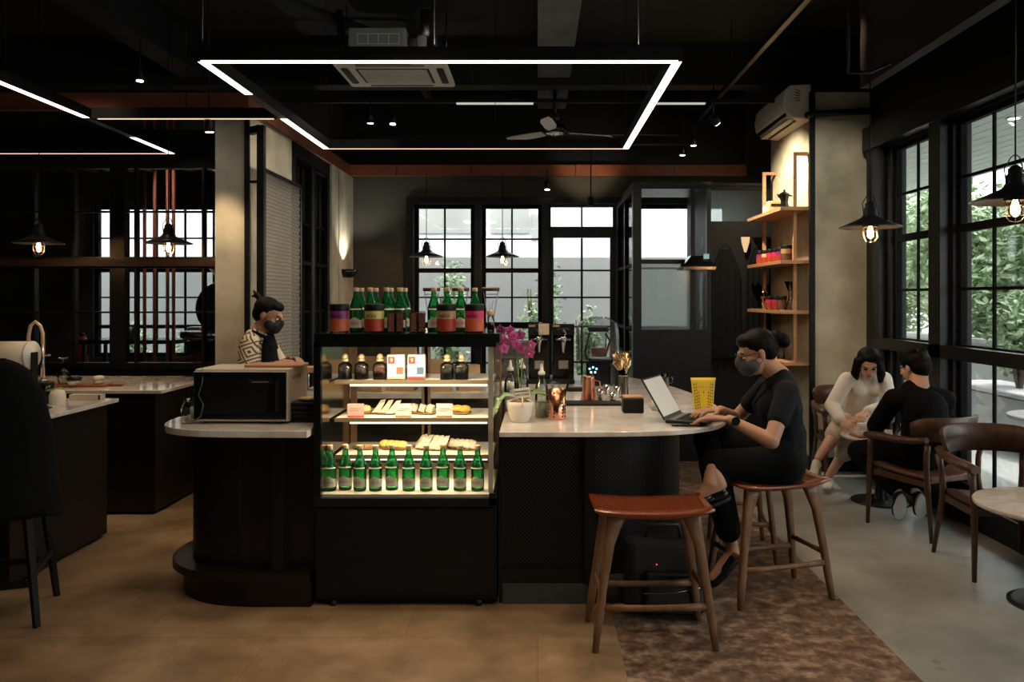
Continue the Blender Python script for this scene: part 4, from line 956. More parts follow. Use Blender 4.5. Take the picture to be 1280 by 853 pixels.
def flower(c, s, parent):
    m_ = MB(); c = Vector(c)
    ax = Vector((rnd.uniform(-.5, .5), -1, rnd.uniform(-.4, .2))).normalized(); u = ax.cross(Vector((0, 0, 1))).normalized(); v = u.cross(ax)
    for k in range(5):
        a = PI / 2 + k * 2 * PI / 5; d = u * math.cos(a) + v * math.sin(a); e = ax.cross(d); w = s * (.58 if k in (1, 4) else .42)
        m_.add([c, c + d * s * .45 + e * w + ax * .004, c + d * s, c + d * s * .45 - e * w + ax * .004, c + d * s * .5 + ax * .010], [(0, 1, 4), (1, 2, 4), (2, 3, 4), (3, 0, 4)], True)
    m_.build('flower', 'petal', parent)
    m_ = MB(); m_.sphere(c + ax * .01, s * .16, 8, 6); m_.build('flower_lip', 'label_yellow' if rnd.random() < .3 else 'petal_dark', parent)
for px, py in ((624, 421), (637, 413), (632, 428), (650, 419), (651, 436), (664, 432), (626, 412), (641, 421), (630, 436), (645, 430), (662, 442), (620, 430)):
    Y = 4.22 + rnd.uniform(-.02, .03); p = P(px, py, Y) - Vector((-.092, 4.19, ZC)); flower(p, .033, t)
t = thing('sign_card', 'small white handwritten card standing in front of the orchid leaves', 'sign', (-.078, 4.10, ZC + .135), 0)
mb = MB(); mb.box((0, 0, .025), (.082, .0015, .050), rot=(0, -.12, 0)); mb.build('card', 'paper', t)
lettering('STRAWBERRY', .0135, 'ink', t, (0, -.0015, .034), name='lettering').rotation_euler = (0, -.12, 0)
lettering('LIME TONIC', .0135, 'ink', t, (0, -.0015, .016), name='lettering').rotation_euler = (0, -.12, 0)
mb = MB(); mb.tube([(0, .001, .0), (0, .004, -.05)], .003, 6); mb.build('clip', 'shelf_white', t)
# syrup bottles
for i, (px, py) in enumerate(((638, 514), (653, 510), (677, 522))):
    t = thing('syrup_bottle', ['clear syrup bottle with white pourer behind the orchid, left one', 'clear syrup bottle with white pourer directly behind the orchid pot', 'clear syrup bottle with white pourer between the orchid and the copper holder'][i], 'bottle', at(px, py), 0, 'syrup bottles with white pourers')
    mb = MB(); mb.lathe([(.034, 0), (.036, .006), (.036, .14), (.033, .17), (.018, .205), (.015, .235)], n=22); mb.build('body', 'glass_thick', t)
    mb = MB(); mb.lathe([(.034, .004), (.034, .085)], n=22); mb.build('syrup', 'syrup_pale', t); mb = MB(); mb.lathe([(.019, .232), (.019, .245), (.010, .255), (.006, .285), (.0045, .29)], n=14); mb.build('pourer', 'white_plastic', t)
# copper utensil holder
t = thing('utensil_holder', 'ribbed copper utensil holder holding a tall black grip and a clear scoop', 'holder', at(696, 524), 0)
mb = MB(); mb.lathe([(.046, 0), (.047, .003), (.047, .160), (.044, .160), (.044, .02)], n=32); mb.build('cup', 'copper', t)
mb = MB()
for a in (-1.25, -.35, .65, 1.2):
    for k in range(8): mb.sphere((.047 * math.sin(a), -.047 * math.cos(a), .018 + k * .018), .0045, 6, 5)
mb.build('perforation', 'black', t)
mb = MB(); mb.bar((.02, 0, .06), (.075, .01, .235), .03, .010, side=(1, 0, 0)); mb.build('black_grip', 'black', t)
mb = MB(); mb.tube([(-.02, .01, .10), (-.022, .01, .19), (-.005, .01, .20), (.012, .01, .19), (.014, .01, .10)], .006, 8); mb.build('scoop', 'glass_thick', t)
t = thing('copper_shaker', 'polished copper shaker standing on the black bar mat', 'shaker', at(736, 501), 0)
mb = MB(); mb.lathe([(.044, 0), (.047, .003), (.047, .010), (.035, .14), (.037, .155), (.034, .155)], n=32); mb.build('body', 'copper', t)
mb = MB(); mb.tube([(.015, 0, .05), (.022, 0, .185)], .002, 6); mb.build('spoon', 'steel', t)
mb = MB(); mb.tube([(.036, 0, .13), (.07, 0, .12), (.07, 0, .05), (.042, 0, .03)], .004, 6); mb.build('handle', 'copper', t)
for i, (px, py, h) in enumerate(((750, 502, .075), (758, 499, .09), (766, 503, .06), (771, 498, .08))):
    t = thing('steel_jigger', ['steel measuring cup nearest the copper shaker', 'taller steel measuring cup behind the front two on the bar mat', 'short steel measuring cup at the front of the bar mat', 'steel measuring cup at the right end of the bar mat'][i], 'cup', at(px, py), 0, 'steel measuring cups on the bar mat')
    mb = MB(); mb.lathe([(.022, 0), (.014, h * .45), (.014, h * .5), (.024, h), (.022, h), (.012, h * .55)], n=20); mb.build('cup', 'steel', t)
mb = MB(); mb.b2((-.17, -.10, 0), (.17, .10, .008)); mb.b2((-.17, -.10, .008), (.17, -.09, .013)); tag(mb.build('bar_mat', 'black', loc=at(742, 505)), 'black rubber bar mat under the copper shaker and steel cups', 'mat')
# jar stuffed with gilt straws
t = thing('straw_jar', 'tall clear jar crammed with crumpled gold foil tools beside the blender', 'jar', at(779, 497), 0)
mb = MB(); mb.lathe([(.035, 0), (.036, .004), (.030, .14), (.045, .20), (.043, .20), (.028, .13)], n=20); mb.build('glass_body', 'glass_thick', t)
rnd = random.Random(3); mb = MB()
for k in range(26):
    a = rnd.uniform(0, 2 * PI); r = rnd.uniform(0, .02); r2 = rnd.uniform(.02, .085); mb.tube([(r * math.cos(a), r * math.sin(a), .02), (r * math.cos(a), r * math.sin(a), .15), (r2 * math.cos(a) - .015, r2 * math.sin(a), rnd.uniform(.20, .29))], [.003, .008, .013], 6)
mb.build('gilt_tools', 'brass', t)
t = thing('wood_lid_box', 'small black box with pale wooden lid at the front of the counter', 'box', at(792, 517), 0)
mb = MB(); mb.rbox((0, .05, .042), (.118, .10, .084), .012); mb.build('box', 'black', t); mb = MB(); mb.rbox((0, .05, .089), (.112, .095, .010), .010); mb.build('lid', 'wood_shelf', t)
t = thing('milk_creamer', 'small round cream ceramic jug behind the laptop', 'jug', at(819, 513), 0)
mb = MB(); mb.lathe([(.018, 0), (.028, .012), (.031, .03), (.024, .05), (.022, .056), (.018, .056)], n=20); mb.build('body', 'ceramic', t); mb = MB(); mb.tube([(-.028, 0, .04), (-.045, 0, .035), (-.03, 0, .015)], .004, 6); mb.build('handle', 'ceramic', t)
t = thing('small_saucer', 'little brown saucer beside the cream jug', 'saucer', at(832, 516), 0)
mb = MB(); mb.lathe([(.03, 0), (.045, .006), (.044, .009), (.0, .005)], n=24); mb.build('dish', 'tray_brown', t); mb = MB(); mb.sphere((.0, 0, .016), (.014, .012, .012), 10, 8); mb.build('biscuit', 'ceramic', t)
t = thing('latte_glass', 'glass mug of milky coffee farther back on the counter', 'glass', at(831, 484), 0)
mb = MB(); mb.lathe([(.030, 0), (.033, .095), (.031, .095), (.028, .005)], n=24); mb.build('glass_body', 'glass_clear', t); mb = MB(); mb.lathe([(.0285, .004), (.030, .075)], n=24); mb.build('coffee', 'coffee_milk', t)
mb = MB(); mb.tube([(.032, 0, .075), (.058, 0, .07), (.058, 0, .035), (.032, 0, .025)], .004, 6); mb.build('handle', 'glass_thick', t); mb = MB(); mb.lathe([(.030, .075), (.029, .082), (0, .083)], n=20, caps=False); mb.build('foam', 'ceramic', t)
# laptop
t = thing('laptop', 'thin grey laptop open in front of the seated woman', 'laptop', (.755, 4.22, ZC), -.47)
R = lambda x, y, z: Vector((x, y, z))
mb = MB(); mb.rbox((.062, .02, .010), (.215, .30, .016), .01); mb.build('base', 'black', t)
mb = MB(); mb.rbox((.062, .02, .0185), (.185, .27, .002), .004); mb.build('palm_rest', 'laptop_grey', t)
mb = MB()
for r_ in range(5):
    for c_ in range(12): mb.box((.012 + r_ * .020, -.095 + c_ * .021, .0205), (.016, .017, .003))
mb.build('keyboard', 'black', t)
a = Vector((-.045, 0, .018)); b = a + Vector((-.125, 0, .205)); up = (b - a).normalized(); nn = up.cross(Vector((0, 1, 0))).normalized()
def panel(m_, off, th, m0, y0, y1, f0, f1):
    q = [a + (b - a) * f + Vector((0, y, 0)) + nn * o for o in (off, off + th) for f, y in ((f0, y0), (f0, y1), (f1, y1), (f1, y0))]
    m_.add(q, [(0, 1, 2, 3), (7, 6, 5, 4), (0, 4, 5, 1), (1, 5, 6, 2), (2, 6, 7, 3), (3, 7, 4, 0)])
s = 1 if nn.x > 0 else -1
mb = MB(); panel(mb, 0, -.006 * s, 0, -.13, .17, 0, 1); scr = mb.build('screen_lid', 'black', t)
mb = MB(); panel(mb, .0008 * s, .001 * s, 0, -.122, .162, .07, .96); mb.build('display', 'screen_glow', scr)
# phone & pen in front of the laptop
t = thing('phone', 'black phone with orange sticker lying beside the laptop front edge', 'phone', at(860, 533.5), 0)
mb = MB(); mb.rbox((0, .02, .005), (.16, .05, .009), .008); mb.build('body', 'black_gloss', t); mb = MB(); mb.b2((.015, .0, .0095), (.06, .035, .0105)); mb.build('sticker', 'label_orange', t)
# yellow pouch
t = thing('yellow_pouch', 'yellow stand-up pouch with brown bean pattern at the right end of the counter', 'bag', (at(875, 513)[0] + .02, 4.62, ZC), 0)
mb = MB(); n = 10
def rg(w, d, z): return [Vector((w / 2 * math.cos(a) * (1.0), d / 2 * math.sin(a), z)) for a in (2 * PI * k / 20 for k in range(20))]
def rg2(w, d, z): return [Vector((max(-1, min(1, 1.25 * math.cos(a))) * w / 2, d / 2 * math.sin(a), z)) for a in (2 * PI * k / 24 for k in range(24))]
mb.loft([rg2(.105, .05, 0), rg2(.112, .055, .03), rg2(.122, .035, .09), rg2(.138, .012, .165), rg2(.148, .004, .186)]); mb.build('pouch', 'yellow', t)
mb = MB(); rnd = random.Random(8)
for k in range(9):
    for j in range(3 if k < 6 else 2):
        for sd in (-1, 1):
            z = .010 + k * .017 + j * .004; w = (.105 + (z / .186) * .043) / 2 - .008 - j * .012 - (k * .001); dpt = .0275 - z * .125
            if w > .004: mb.box((sd * w, -max(.004, dpt) * (1 if abs(w) < .04 else .75) - .0015, z), (.0045, .003, .0075), rot=(0, sd * .4, 0))
mb.build('bean_print', 'bean_black', t)
mb = MB(); mb.tube([(-.028 + k * .004, -.0165 + .0, .134 + .004 * math.sin(k * 2.1)) for k in range(15)], .0011, 5); mb.tube([(-.003, -.0205, .112), (.001, -.0215, .106), (-.002, -.022, .098)], .003, 6); mb.build('script_mark', 'ink_grey', t)
t = None
# blender with sound cover
bx, by, bz = at(748, 482)
t = thing('bar_blender', 'bar blender with tomato-red mix under a clear sound cover', 'blender', (bx, by, bz), 0)
mb = MB(); mb.rbox((.02, .06, .10), (.19, .24, .20), .03); mb.build('motor_base', 'black_gloss', t)
mb = MB(); mb.box((-.045, -.072, .11), (.10, .012, .14), rot=(-.18, 0, 0)); mb.build('control_panel', 'black_gloss', t)
mb = MB()
for (x, z) in ((-.07, .13), (-.045, .14), (-.02, .13), (-.06, .105), (-.03, .105)): mb.box((x, -.083, z), (.013, .004, .013), rot=(-.18, 0, 0))
mb.build('display', 'display_blue', t)
mb = MB(); mb.loft([[Vector((x * w, y * w + .03, z)) for x, y in ((-1, -1), (1, -1), (1, 1), (-1, 1))] for w, z in ((.045, .21), (.055, .25), (.066, .40))], smooth=False); mb.build('jug', 'glass_clear', t, bevel=.01)
mb = MB(); mb.loft([[Vector((x * w, y * w + .03, z)) for x, y in ((-1, -1), (1, -1), (1, 1), (-1, 1))] for w, z in ((.043, .215), (.052, .25), (.055, .275))], smooth=False); mb.build('drink', 'tomato', t)
mb = MB(); mb.rbox((0, .03, .415), (.15, .15, .035), .02); mb.build('lid', 'black', t)
mb = MB(); mb.tube([(.05, -.02, .385), (.085, -.03, .33), (.045, -.03, .215)], .009, 8); mb.tube([(-.068, -.02, .39), (-.10, -.02, .25), (-.085, -.02, .19)], .007, 8); mb.build('handle', 'black', t)
mb = MB(); pr = [(-.14, .18), (-.145, .30), (-.15, .43), (-.10, .485), (-.02, .50), (.07, .50), (.13, .46), (.145, .36), (.145, .20)]
mb.loft([[Vector((x, y, z)) for x, z in pr] for y in (-.07, .15)], closed=False, caps=False); 
mb.v += []; mb.add([(x, -.07, z) for x, z in pr], [tuple(range(len(pr)))]); mb.add([(x, .15, z) for x, z in pr], [tuple(range(len(pr)))]); mb.build('sound_cover', 'glass_thin', t)
mb = MB(); 
for y in (-.07, .15): mb.tube([(x, y, z) for x, z in pr], .004, 6); mb.build('cover_rim', 'glass_thick', t); mb = MB()
mb.tube([(-.13, -.07, .44), (-.08, -.09, .50), (-.02, -.09, .51), (.02, -.08, .47), (.0, -.075, .43)], .004, 6); mb.build('cover_handle', 'glass_thick', t); mb = MB(); mb.tube([(.11, -.072, .46), (.06, -.074, .40), (.10, -.074, .37), (.07, -.074, .33)], .004, 6); mb.build('hinge_mark', 'black', t)
# steel canisters right of the blender
for i, (px, py) in enumerate(((773, 488), (781, 489))):
    t = thing('whipper_bottle', ['slim black and steel whipper bottle just right of the blender', 'slim steel whipper bottle nearest the partition, right of the blender'][i], 'bottle', at(px, py), 0, 'whipper bottles beside the blender')
    mb = MB(); mb.lathe([(.026, 0), (.028, .005), (.028, .19), (.018, .22)], n=18); mb.build('body', 'black' if i == 0 else 'steel', t); mb = MB(); mb.lathe([(.018, .22), (.016, .25), (.008, .27)], n=14); mb.build('cap', 'copper', t)
# two coffee grinders at the back of the counter
def grinder(px, label, note):
    Y = 6.15; t = thing('coffee_grinder', label, 'coffee grinder', ((px - 672) * Y / 1000, Y, ZC), 0, 'black coffee grinders at the back of the counter')
    mb = MB(); mb.rbox((0, .08, .22), (.165, .20, .44), .012); mb.build('body', 'black_gloss', t)
    mb = MB(); mb.rbox((0, .0, .015), (.165, .30, .03), .01); mb.build('base', 'black_metal', t)
    mb = MB(); mb.rbox((0, -.02, .405), (.17, .04, .085), .006); mb.build('top_panel', 'black', t)
    mb = MB(); mb.lathe([(.022, 0), (.020, -.04), (.010, -.10), (.006, -.12)], (0, -.05, .345), n=14); mb.cyl((0, -.05, .33), .026, .02, 14); mb.tube([(-.055, -.045, .33), (.055, -.045, .33)], .008, 8); mb.build('spout', 'steel', t)
    mb = MB(); mb.tube([(0, -.05, .34), (.02, -.07, .38), (0, -.06, .40)], .004, 6); mb.build('lever', 'steel', t)
    mb = MB(); mb.rbox((0, -.025, .135), (.075, .02, .07), .008); mb.cyl((0, -.05, .14), .014, .03, 12, axis='Y'); mb.build('dial_plate', 'steel', t)
    mb = MB()
    for s in (-1, 1):
        for k in range(3): mb.add([(s * .014, -.041, .398 + k * .006), (s * (.055 - k * .01), -.041, .405 + k * .006), (s * (.055 - k * .01), -.041, .408 + k * .006), (s * .014, -.041, .401 + k * .006)], [(0, 1, 2, 3)])
    mb.lathe([(.014, 0), (.010, .004)], (0, -.041, .40), n=12, axis='Y'); mb.build('winged_badge', 'steel', t)
    mb = MB(); mb.b2((-.08, -.042, .425), (-.03, -.040, .44)); mb.build('sticker', 'label_tan', t)
    mb = MB(); mb.tube([(0, -.02, .448), (.0, -.02, .458), (.02, -.02, .458), (.02, -.02, .448)], .003, 6); mb.build('top_catch', 'steel', t)
    if note: mb = MB(); mb.b2((-.005, -.046, .365), (.075, -.044, .45)); mb.build('paper_note', 'kraft_pale', t)
    return t
grinder(674, 'black coffee grinder with a paper note taped on its front', True); grinder(704, 'black coffee grinder without note, right of its twin', False)
# espresso machine behind the orchid
t = thing('espresso_machine', 'low steel espresso machine behind the orchid on the counter', 'coffee machine', at(636, 481), 0)
mb = MB(); mb.rbox((0, .12, .26), (.30, .26, .14), .015); mb.b2((-.14, .0, .0), (.14, .25, .05)); mb.b2((-.14, .20, .05), (.14, .25, .20)); mb.build('body', 'steel_dark', t)
mb = MB(); mb.b2((-.10, -.012, .215), (.10, -.008, .30)); mb.build('front_panel', 'glass_thick', t); mb = MB(); mb.b2((-.13, -.012, .315), (.13, -.008, .33)); mb.build('steel_trim', 'steel', t)
for x in (-.07, .07):
    mb = MB(); mb.cyl((x, .03, .15), .028, .05, 16); mb.tube([(x, .0, .17), (x, -.09, .165)], .010, 8); mb.build('portafilter', 'steel', t)
for i, (px, py) in enumerate(((625, 487), (632, 486), (642, 487))):
    t = thing('coffee_cup', ['white cup below the espresso machine, left one', 'white cup below the espresso machine, middle one', 'white cup below the espresso machine, right one'][i], 'cup', at(px, py), 0, 'white cups in front of the espresso machine')
    mb = MB(); mb.lathe([(.02, 0), (.032, .012), (.038, .05), (.035, .05), (.028, .014)], n=18); mb.build('bowl', 'ceramic', t); mb = MB(); mb.tube([(.036, 0, .04), (.052, 0, .035), (.034, 0, .015)], .004, 6); mb.build('handle', 'ceramic', t)
# black utility tray behind the bar mat and a scale
t = thing('coffee_scale', 'flat black coffee scale behind the bar mat', 'scale', at(721, 489), 0)
mb = MB(); mb.rbox((0, .03, .014), (.14, .14, .028), .01); mb.build('body', 'black', t); mb = MB(); mb.rbox((0, .035, .030), (.12, .11, .004), .006); mb.build('plate', 'steel_dark', t)

# ---------------------------------------------------------------- on the left wing
t = thing('microwave_oven', 'black-fronted microwave oven with cream side on the left end of the counter', 'microwave', (-1.525, 4.12, .88), -.02)
mb = MB(); mb.rbox((0, .16, .145), (.485, .32, .27), .006); mb.build('cabinet', 'cream_paint', t)
mb = MB(); mb.b2((-.243, -.012, .022), (.243, .0, .268)); mb.build('front_frame', 'white_plastic', t)
mb = MB(); mb.b2((-.239, -.020, .024), (.237, -.012, .266)); d_ = mb.build('door', 'black_gloss', t)
mb = MB(); mb.b2((-.19, -.0215, .055), (.14, -.0198, .235)); mb.build('door_window', 'black', d_); mb = MB(); mb.b2((.185, -.034, .07), (.200, -.026, .225)); mb.b2((.187, -.026, .08), (.198, -.018, .09)); mb.b2((.187, -.026, .205), (.198, -.018, .215)); mb.build('door_handle', 'steel_dark', d_)
mb = MB(); mb.b2((.045, -.0225, .205), (.165, -.0205, .228)); bd = mb.build('badge', 'steel', d_); 
mb = MB(); mb.b2((.065, -.0232, .214), (.145, -.0226, .219)); mb.build('badge_line', 'ink_grey', bd)
mb = MB()
for k in range(6):
    for j in range(3): mb.b2((.2425, .05 + k * .02, .03 + j * .014 + k * .004), (.2435, .058 + k * .02, .040 + j * .014 + k * .004))
for k in range(5): mb.b2((.2425, .06 + k * .03, .235), (.2435, .08 + k * .03, .24)); mb.b2((.2425, .06 + k * .03, .225), (.2435, .08 + k * .03, .23))
mb.build('side_vent', 'wood_dark', t)
for x in (-.2, .2):
    mb = MB(); mb.cyl((x, .04, 0), .015, .012, 10); mb.cyl((x, .28, 0), .015, .012, 10); mb.build('foot', 'black', t)
mb = MB(); mb.tube([(-.21, -.03, .15), (-.185, -.03, .10), (-.20, -.03, .04), (-.25, -.03, .004), (-.30, -.02, .004)], .003, 6); mb.tube([(-.21, -.03, .15), (-.19, -.028, .22), (-.20, 0, .285)], .003, 6); mb.build('power_cord', 'steel_dark', t)
mb = MB(); mb.rbox((0, 0, .006), (.30, .18, .012), .02); tag(mb.build('cutting_board', 'wood_shelf', loc=(-1.40, 4.30, 1.162)), 'pale wooden board lying on top of the microwave', 'board')
t = thing('plastic_bag', 'crumpled clear plastic bag with pale powder left of the microwave', 'bag', (-1.84, 4.26, .88), 0)
mb = MB(); rnd = random.Random(4); rs = []
for z, r in ((0, .055), (.03, .065), (.07, .055), (.10, .035), (.12, .05)): rs.append([Vector(((r + rnd.uniform(-.01, .01)) * math.cos(a), (r * .8 + rnd.uniform(-.01, .01)) * math.sin(a), z + rnd.uniform(-.006, .006) * (z > 0))) for a in (2 * PI * k / 14 for k in range(14))])
mb.loft(rs, smooth=False, caps=False); mb.build('film', 'glass_thick', t); mb = MB(); mb.sphere((0, 0, .035), (.05, .042, .034), 14, 8); mb.build('powder', 'shelf_white', t)
for i in range(5):
    z = .88 + i * .022; mb = MB(); mb.rbox((0, 0, .010), (.17, .15, .019), .02); 
    tag(mb.build('dark_tray', 'black', loc=(-1.20, 4.22, z), rot=.05 * (i % 2)), 'stacked black tray between the microwave and the display case, %s' % ['at the bottom', 'second from bottom', 'in the middle', 'second from top', 'on top'][i], 'tray', 'stacked black trays')
tag(MB().lathe([(.05, 0), (.06, .012), (.0, .014)], n=18).build('flat_bread', 'bread', loc=(-1.20, 4.22, .99)), 'browned flat bread on top of the stacked black trays', 'bread')
# inner worktop items in front of the worker
t = thing('tamping_block', 'wooden block on steel cups in front of the apron-wearing worker', 'stand', (-1.585, 5.62, .88), 0)
mb = MB(); mb.rbox((0, 0, .145), (.17, .12, .04), .01); mb.build('board', 'wood_shelf', t); mb = MB()
for x in (-.05, .05): mb.cyl((x, 0, 0), .03, .125, 16)
mb.build('support', 'steel', t)
for i, x in enumerate((-1.475, -1.41, -1.35)):
    t = thing('tumbler_glass', ['clear tumbler on the inner worktop behind the microwave, left one', 'clear tumbler on the inner worktop behind the microwave, middle one', 'clear tumbler on the inner worktop beside the display case edge'][i], 'glass', (x, 5.50, .88), 0, 'tumblers on the inner worktop')
    mb = MB(); mb.lathe([(.026, 0), (.031, .09), (.029, .09), (.024, .006)], n=18); mb.build('body', 'glass_thick', t)

# ---------------------------------------------------------------- kitchen islands on the left
def island(label, x0, x1, y0, y1, name='kitchen_island'):
    t = thing(name, label, 'counter', (0, 0, 0))
    mb = MB(); mb.b2((x0 + .03, y0 + .03, .02), (x1 - .06, y1 - .03, .855)); mb.build('body', 'wood_dark', t, bevel=.004); mb = MB(); mb.b2((x0 + .06, y0 + .07, 0), (x1 - .10, y1 - .06, .08)); mb.build('plinth', 'black', t)
    mb = MB(); mb.b2((x0, y0, .855), (x1, y1, .88)); mb.build('worktop', 'marble', t, bevel=.003); return t
i1 = island('dark kitchen island with marble top, the farther of the two on the left', -4.6, -2.63, 5.60, 6.62)
i2 = island('dark kitchen island with marble top, the nearer one at the left edge', -4.4, -2.70, 4.15, 5.16)
t = thing('sink_tap', 'tall steel arched kitchen tap behind the paper towel roll', 'tap', (-3.68, 5.95, .88))
mb = MB(); mb.cyl((0, 0, 0), .025, .04, 16); mb.tube([(0, 0, 0), (0, 0, .30)], .014, 10); mb.build('body', 'steel', t)
mb = MB(); mb.tube([(0, 0, .30), (0, 0, .38), (-.02, 0, .44), (-.055, 0, .47), (-.09, 0, .44), (-.105, 0, .37), (-.11, 0, .25)], .013, 10); mb.build('spring_hose', 'brass_pale', t); mb = MB(); mb.tube([(-.11, 0, .27), (-.11, 0, .16)], [.014, .018], 10); mb.build('spray_head', 'steel_dark', t)
mb = MB(); mb.tube([(0, 0, .22), (.06, 0, .22)], .007, 8); mb.tube([(0, 0, .23), (-.11, 0, .23)], .005, 8); mb.build('lever', 'steel', t)
t = thing('paper_roll', 'large cream paper towel roll lying in a holder at the left edge', 'paper roll', (-3.20, 5.05, 1.165), .0)
mb = MB(); mb.lathe([(.075, -.26), (.088, -.26), (.088, 0)], n=32, axis='X'); mb.build('paper', 'roll_paper', t); mb = MB(); mb.lathe([(.090, 0), (.090, .012), (.025, .016), (.022, .024), (0, .024)], n=32, axis='X'); mb.build('end_cap', 'white_plastic', t)
mb = MB(); mb.b2((-.27, -.03, -.284), (-.262, .03, .02)); mb.b2((-.27, -.06, -.285), (.03, .06, -.27)); mb.b2((.02, -.03, -.284), (.028, .03, .02)); mb.build('stand', 'black_metal', t)
t = thing('serving_board', 'long dark red wooden board on the farther kitchen island', 'board', (-3.42, 5.85, .88), .05)
mb = MB(); mb.rbox((0, 0, .009), (.56, .16, .018), .02); mb.build('board', 'tray_brown', t); mb = MB(); mb.rbox((.32, 0, .009), (.12, .035, .014), .01); mb.build('handle', 'tray_brown', t)
t = thing('wine_glass', 'wine glass turned upside down on the dark red board', 'glass', (-3.47, 5.85, .898))
mb = MB(); mb.lathe([(.030, 0), (.042, .045), (.040, .075), (.012, .105), (.004, .115), (.0035, .175), (.006, .182), (.034, .190), (.034, .193)], n=24, caps=False); mb.build('bowl', 'glass_shiny', t)
t = thing('sauce_bowl', 'dark bowl in a pale dish beside the upturned wine glass', 'bowl', (-3.36, 5.80, .898))
mb = MB(); mb.lathe([(.03, 0), (.045, .02), (.05, .028), (.04, .028)], n=22); mb.build('dish', 'shelf_white', t); mb = MB(); mb.lathe([(.045, .028), (.055, .045), (.03, .065), (0, .07)], n=22); mb.build('dark_lid', 'black_gloss', t)
t = thing('lidded_pot', 'small cream lidded pot on the dark red board', 'pot', (-3.21, 5.85, .898))
mb = MB(); mb.lathe([(.030, 0), (.034, .005), (.034, .030)], n=22); mb.build('pot', 'shelf_white', t); mb = MB(); mb.lathe([(.037, .030), (.038, .045), (.028, .058), (0, .062)], n=22); mb.build('lid', 'shelf_white', t)
t = thing('sugar_jar', 'domed cream jar with green straw on the nearer kitchen island', 'jar', (-2.91, 4.85, .88))
mb = MB(); mb.lathe([(.042, 0), (.045, .005), (.045, .06), (.035, .085), (0, .095)], n=24); mb.build('body', 'shelf_white', t); mb = MB(); mb.tube([(-.07, 0, .085), (.03, 0, .10)], .005, 6); mb.build('straw', 'lime', t)
t = thing('coffee_tin', 'dark metal tin beside the domed cream jar', 'tin', (-3.03, 4.92, .88)); mb = MB(); mb.lathe([(.05, 0), (.05, .12), (.047, .125)], n=24); mb.build('body', 'black_gloss', t); mb = MB(); mb.lathe([(.052, .115), (.052, .13), (.045, .133)], n=24); mb.build('lid', 'black', t)
t = thing('small_plate', 'dark plate holding a scrap of bread at the edge of the nearer island', 'plate', (-2.87, 4.60, .88)); mb = MB(); mb.lathe([(.04, 0), (.07, .012), (.068, .016), (0, .006)], n=24); mb.build('dish', 'black_gloss', t); mb = MB(); mb.sphere((-.02, 0, .022), (.03, .022, .014), 10, 8); mb.build('bread_scrap', 'bread', t)
t = thing('foil_box', 'flat cream carton lying at the back of the nearer island', 'box', (-2.86, 5.08, .88)); mb = MB(); mb.rbox((0, 0, .018), (.20, .06, .036), .004); mb.build('carton', 'cream_paint', t); mb = MB(); mb.b2((.085, -.031, .004), (.099, -.0302, .032)); mb.build('end_band', 'ink', t)
# bar chair with a black coat at the left edge
t = thing('bar_chair', 'dark bar chair pushed to the nearer island at the left edge', 'chair', (-2.60, 3.83, 0), .35)
for sx in (-1, 1):
    for sy in (-1, 1):
        mb = MB(); mb.bar((sx * .16, sy * .15, .62), (sx * .22, sy * .21, 0), .035, .03, w2=.025, h2=.022); mb.build('leg', 'black', t)
for sy in (-1, 1): mb = MB(); mb.bar((-.20, sy * .19, .20), (.20, sy * .19, .20), .022, .03); mb.build('stretcher', 'black', t)
for sx in (-1, 1): mb = MB(); mb.bar((sx * .20, -.19, .24), (sx * .20, .19, .24), .022, .03); mb.build('stretcher', 'black', t)
mb = MB(); mb.rbox((0, 0, .635), (.42, .40, .05), .06); mb.build('seat', 'black', t)
mb = MB(); 
for s in (-1, 1): mb.bar((s * .17, -.17, .64), (s * .17, -.21, 1.18), .03, .03)
mb.rbox((0, -.205, 1.08), (.40, .03, .20), .014); mb.build('backrest', 'black', t)
mb = MB(); mb.T = Matrix.Translation((0, -.20, 0))
mb.loft([[Vector((w * math.cos(a), d * math.sin(a) , z + .02 * math.sin(3 * a + z * 9))) for a in (2 * PI * k / 24 for k in range(24))] for w, d, z in ((.13, .05, 1.235), (.19, .075, 1.215), (.245, .09, 1.11), (.29, .10, .90), (.31, .11, .70), (.33, .12, .52))])
o = remesh(mb, 'draped_coat', 'cloth_black', None, .012, 6); o.location = (-2.60, 3.83, 0); o.rotation_euler = (0, 0, .35); tag(o, 'black coat hung over the back of the bar chair at the left edge', 'coat')
# room behind the dark glazing
t = thing('fire_extinguisher', 'red fire extinguisher behind the dark glazing on the left', 'fire extinguisher', (-4.78, 8.4, .82), 0)
mb = MB(); mb.lathe([(.05, 0), (.055, .01), (.055, .25), (.03, .30)], n=20); mb.build('cylinder', 'red', t); mb = MB(); mb.cyl((0, 0, .30), .02, .04, 10); mb.tube([(0, 0, .33), (-.07, 0, .35)], .01); mb.tube([(0, 0, .33), (.06, 0, .28), (.06, 0, .1)], .007); mb.build('valve', 'black', t)
mb = MB(); mb.b2((-.15, -.15, 0), (.15, .15, .82)); tag(mb.build('low_cabinet', 'black', loc=(-4.78, 8.4, 0)), 'plain dark cabinet under the red fire extinguisher', 'cabinet')
t = thing('high_table', 'dark high table in the room behind the left glazing', 'table', (-4.15, 8.3, 0)); mb = MB(); mb.b2((-.48, -.25, 1.06), (.5, .25, 1.10)); mb.build('tabletop', 'black_gloss', t)
for sx in (-1, 1):
    for sy in (-1, 1): mb = MB(); mb.bar((sx * .44, sy * .2, 0), (sx * .44, sy * .2, 1.06), .03, .03, side=(1, 0, 0)); mb.build('leg', 'black', t)
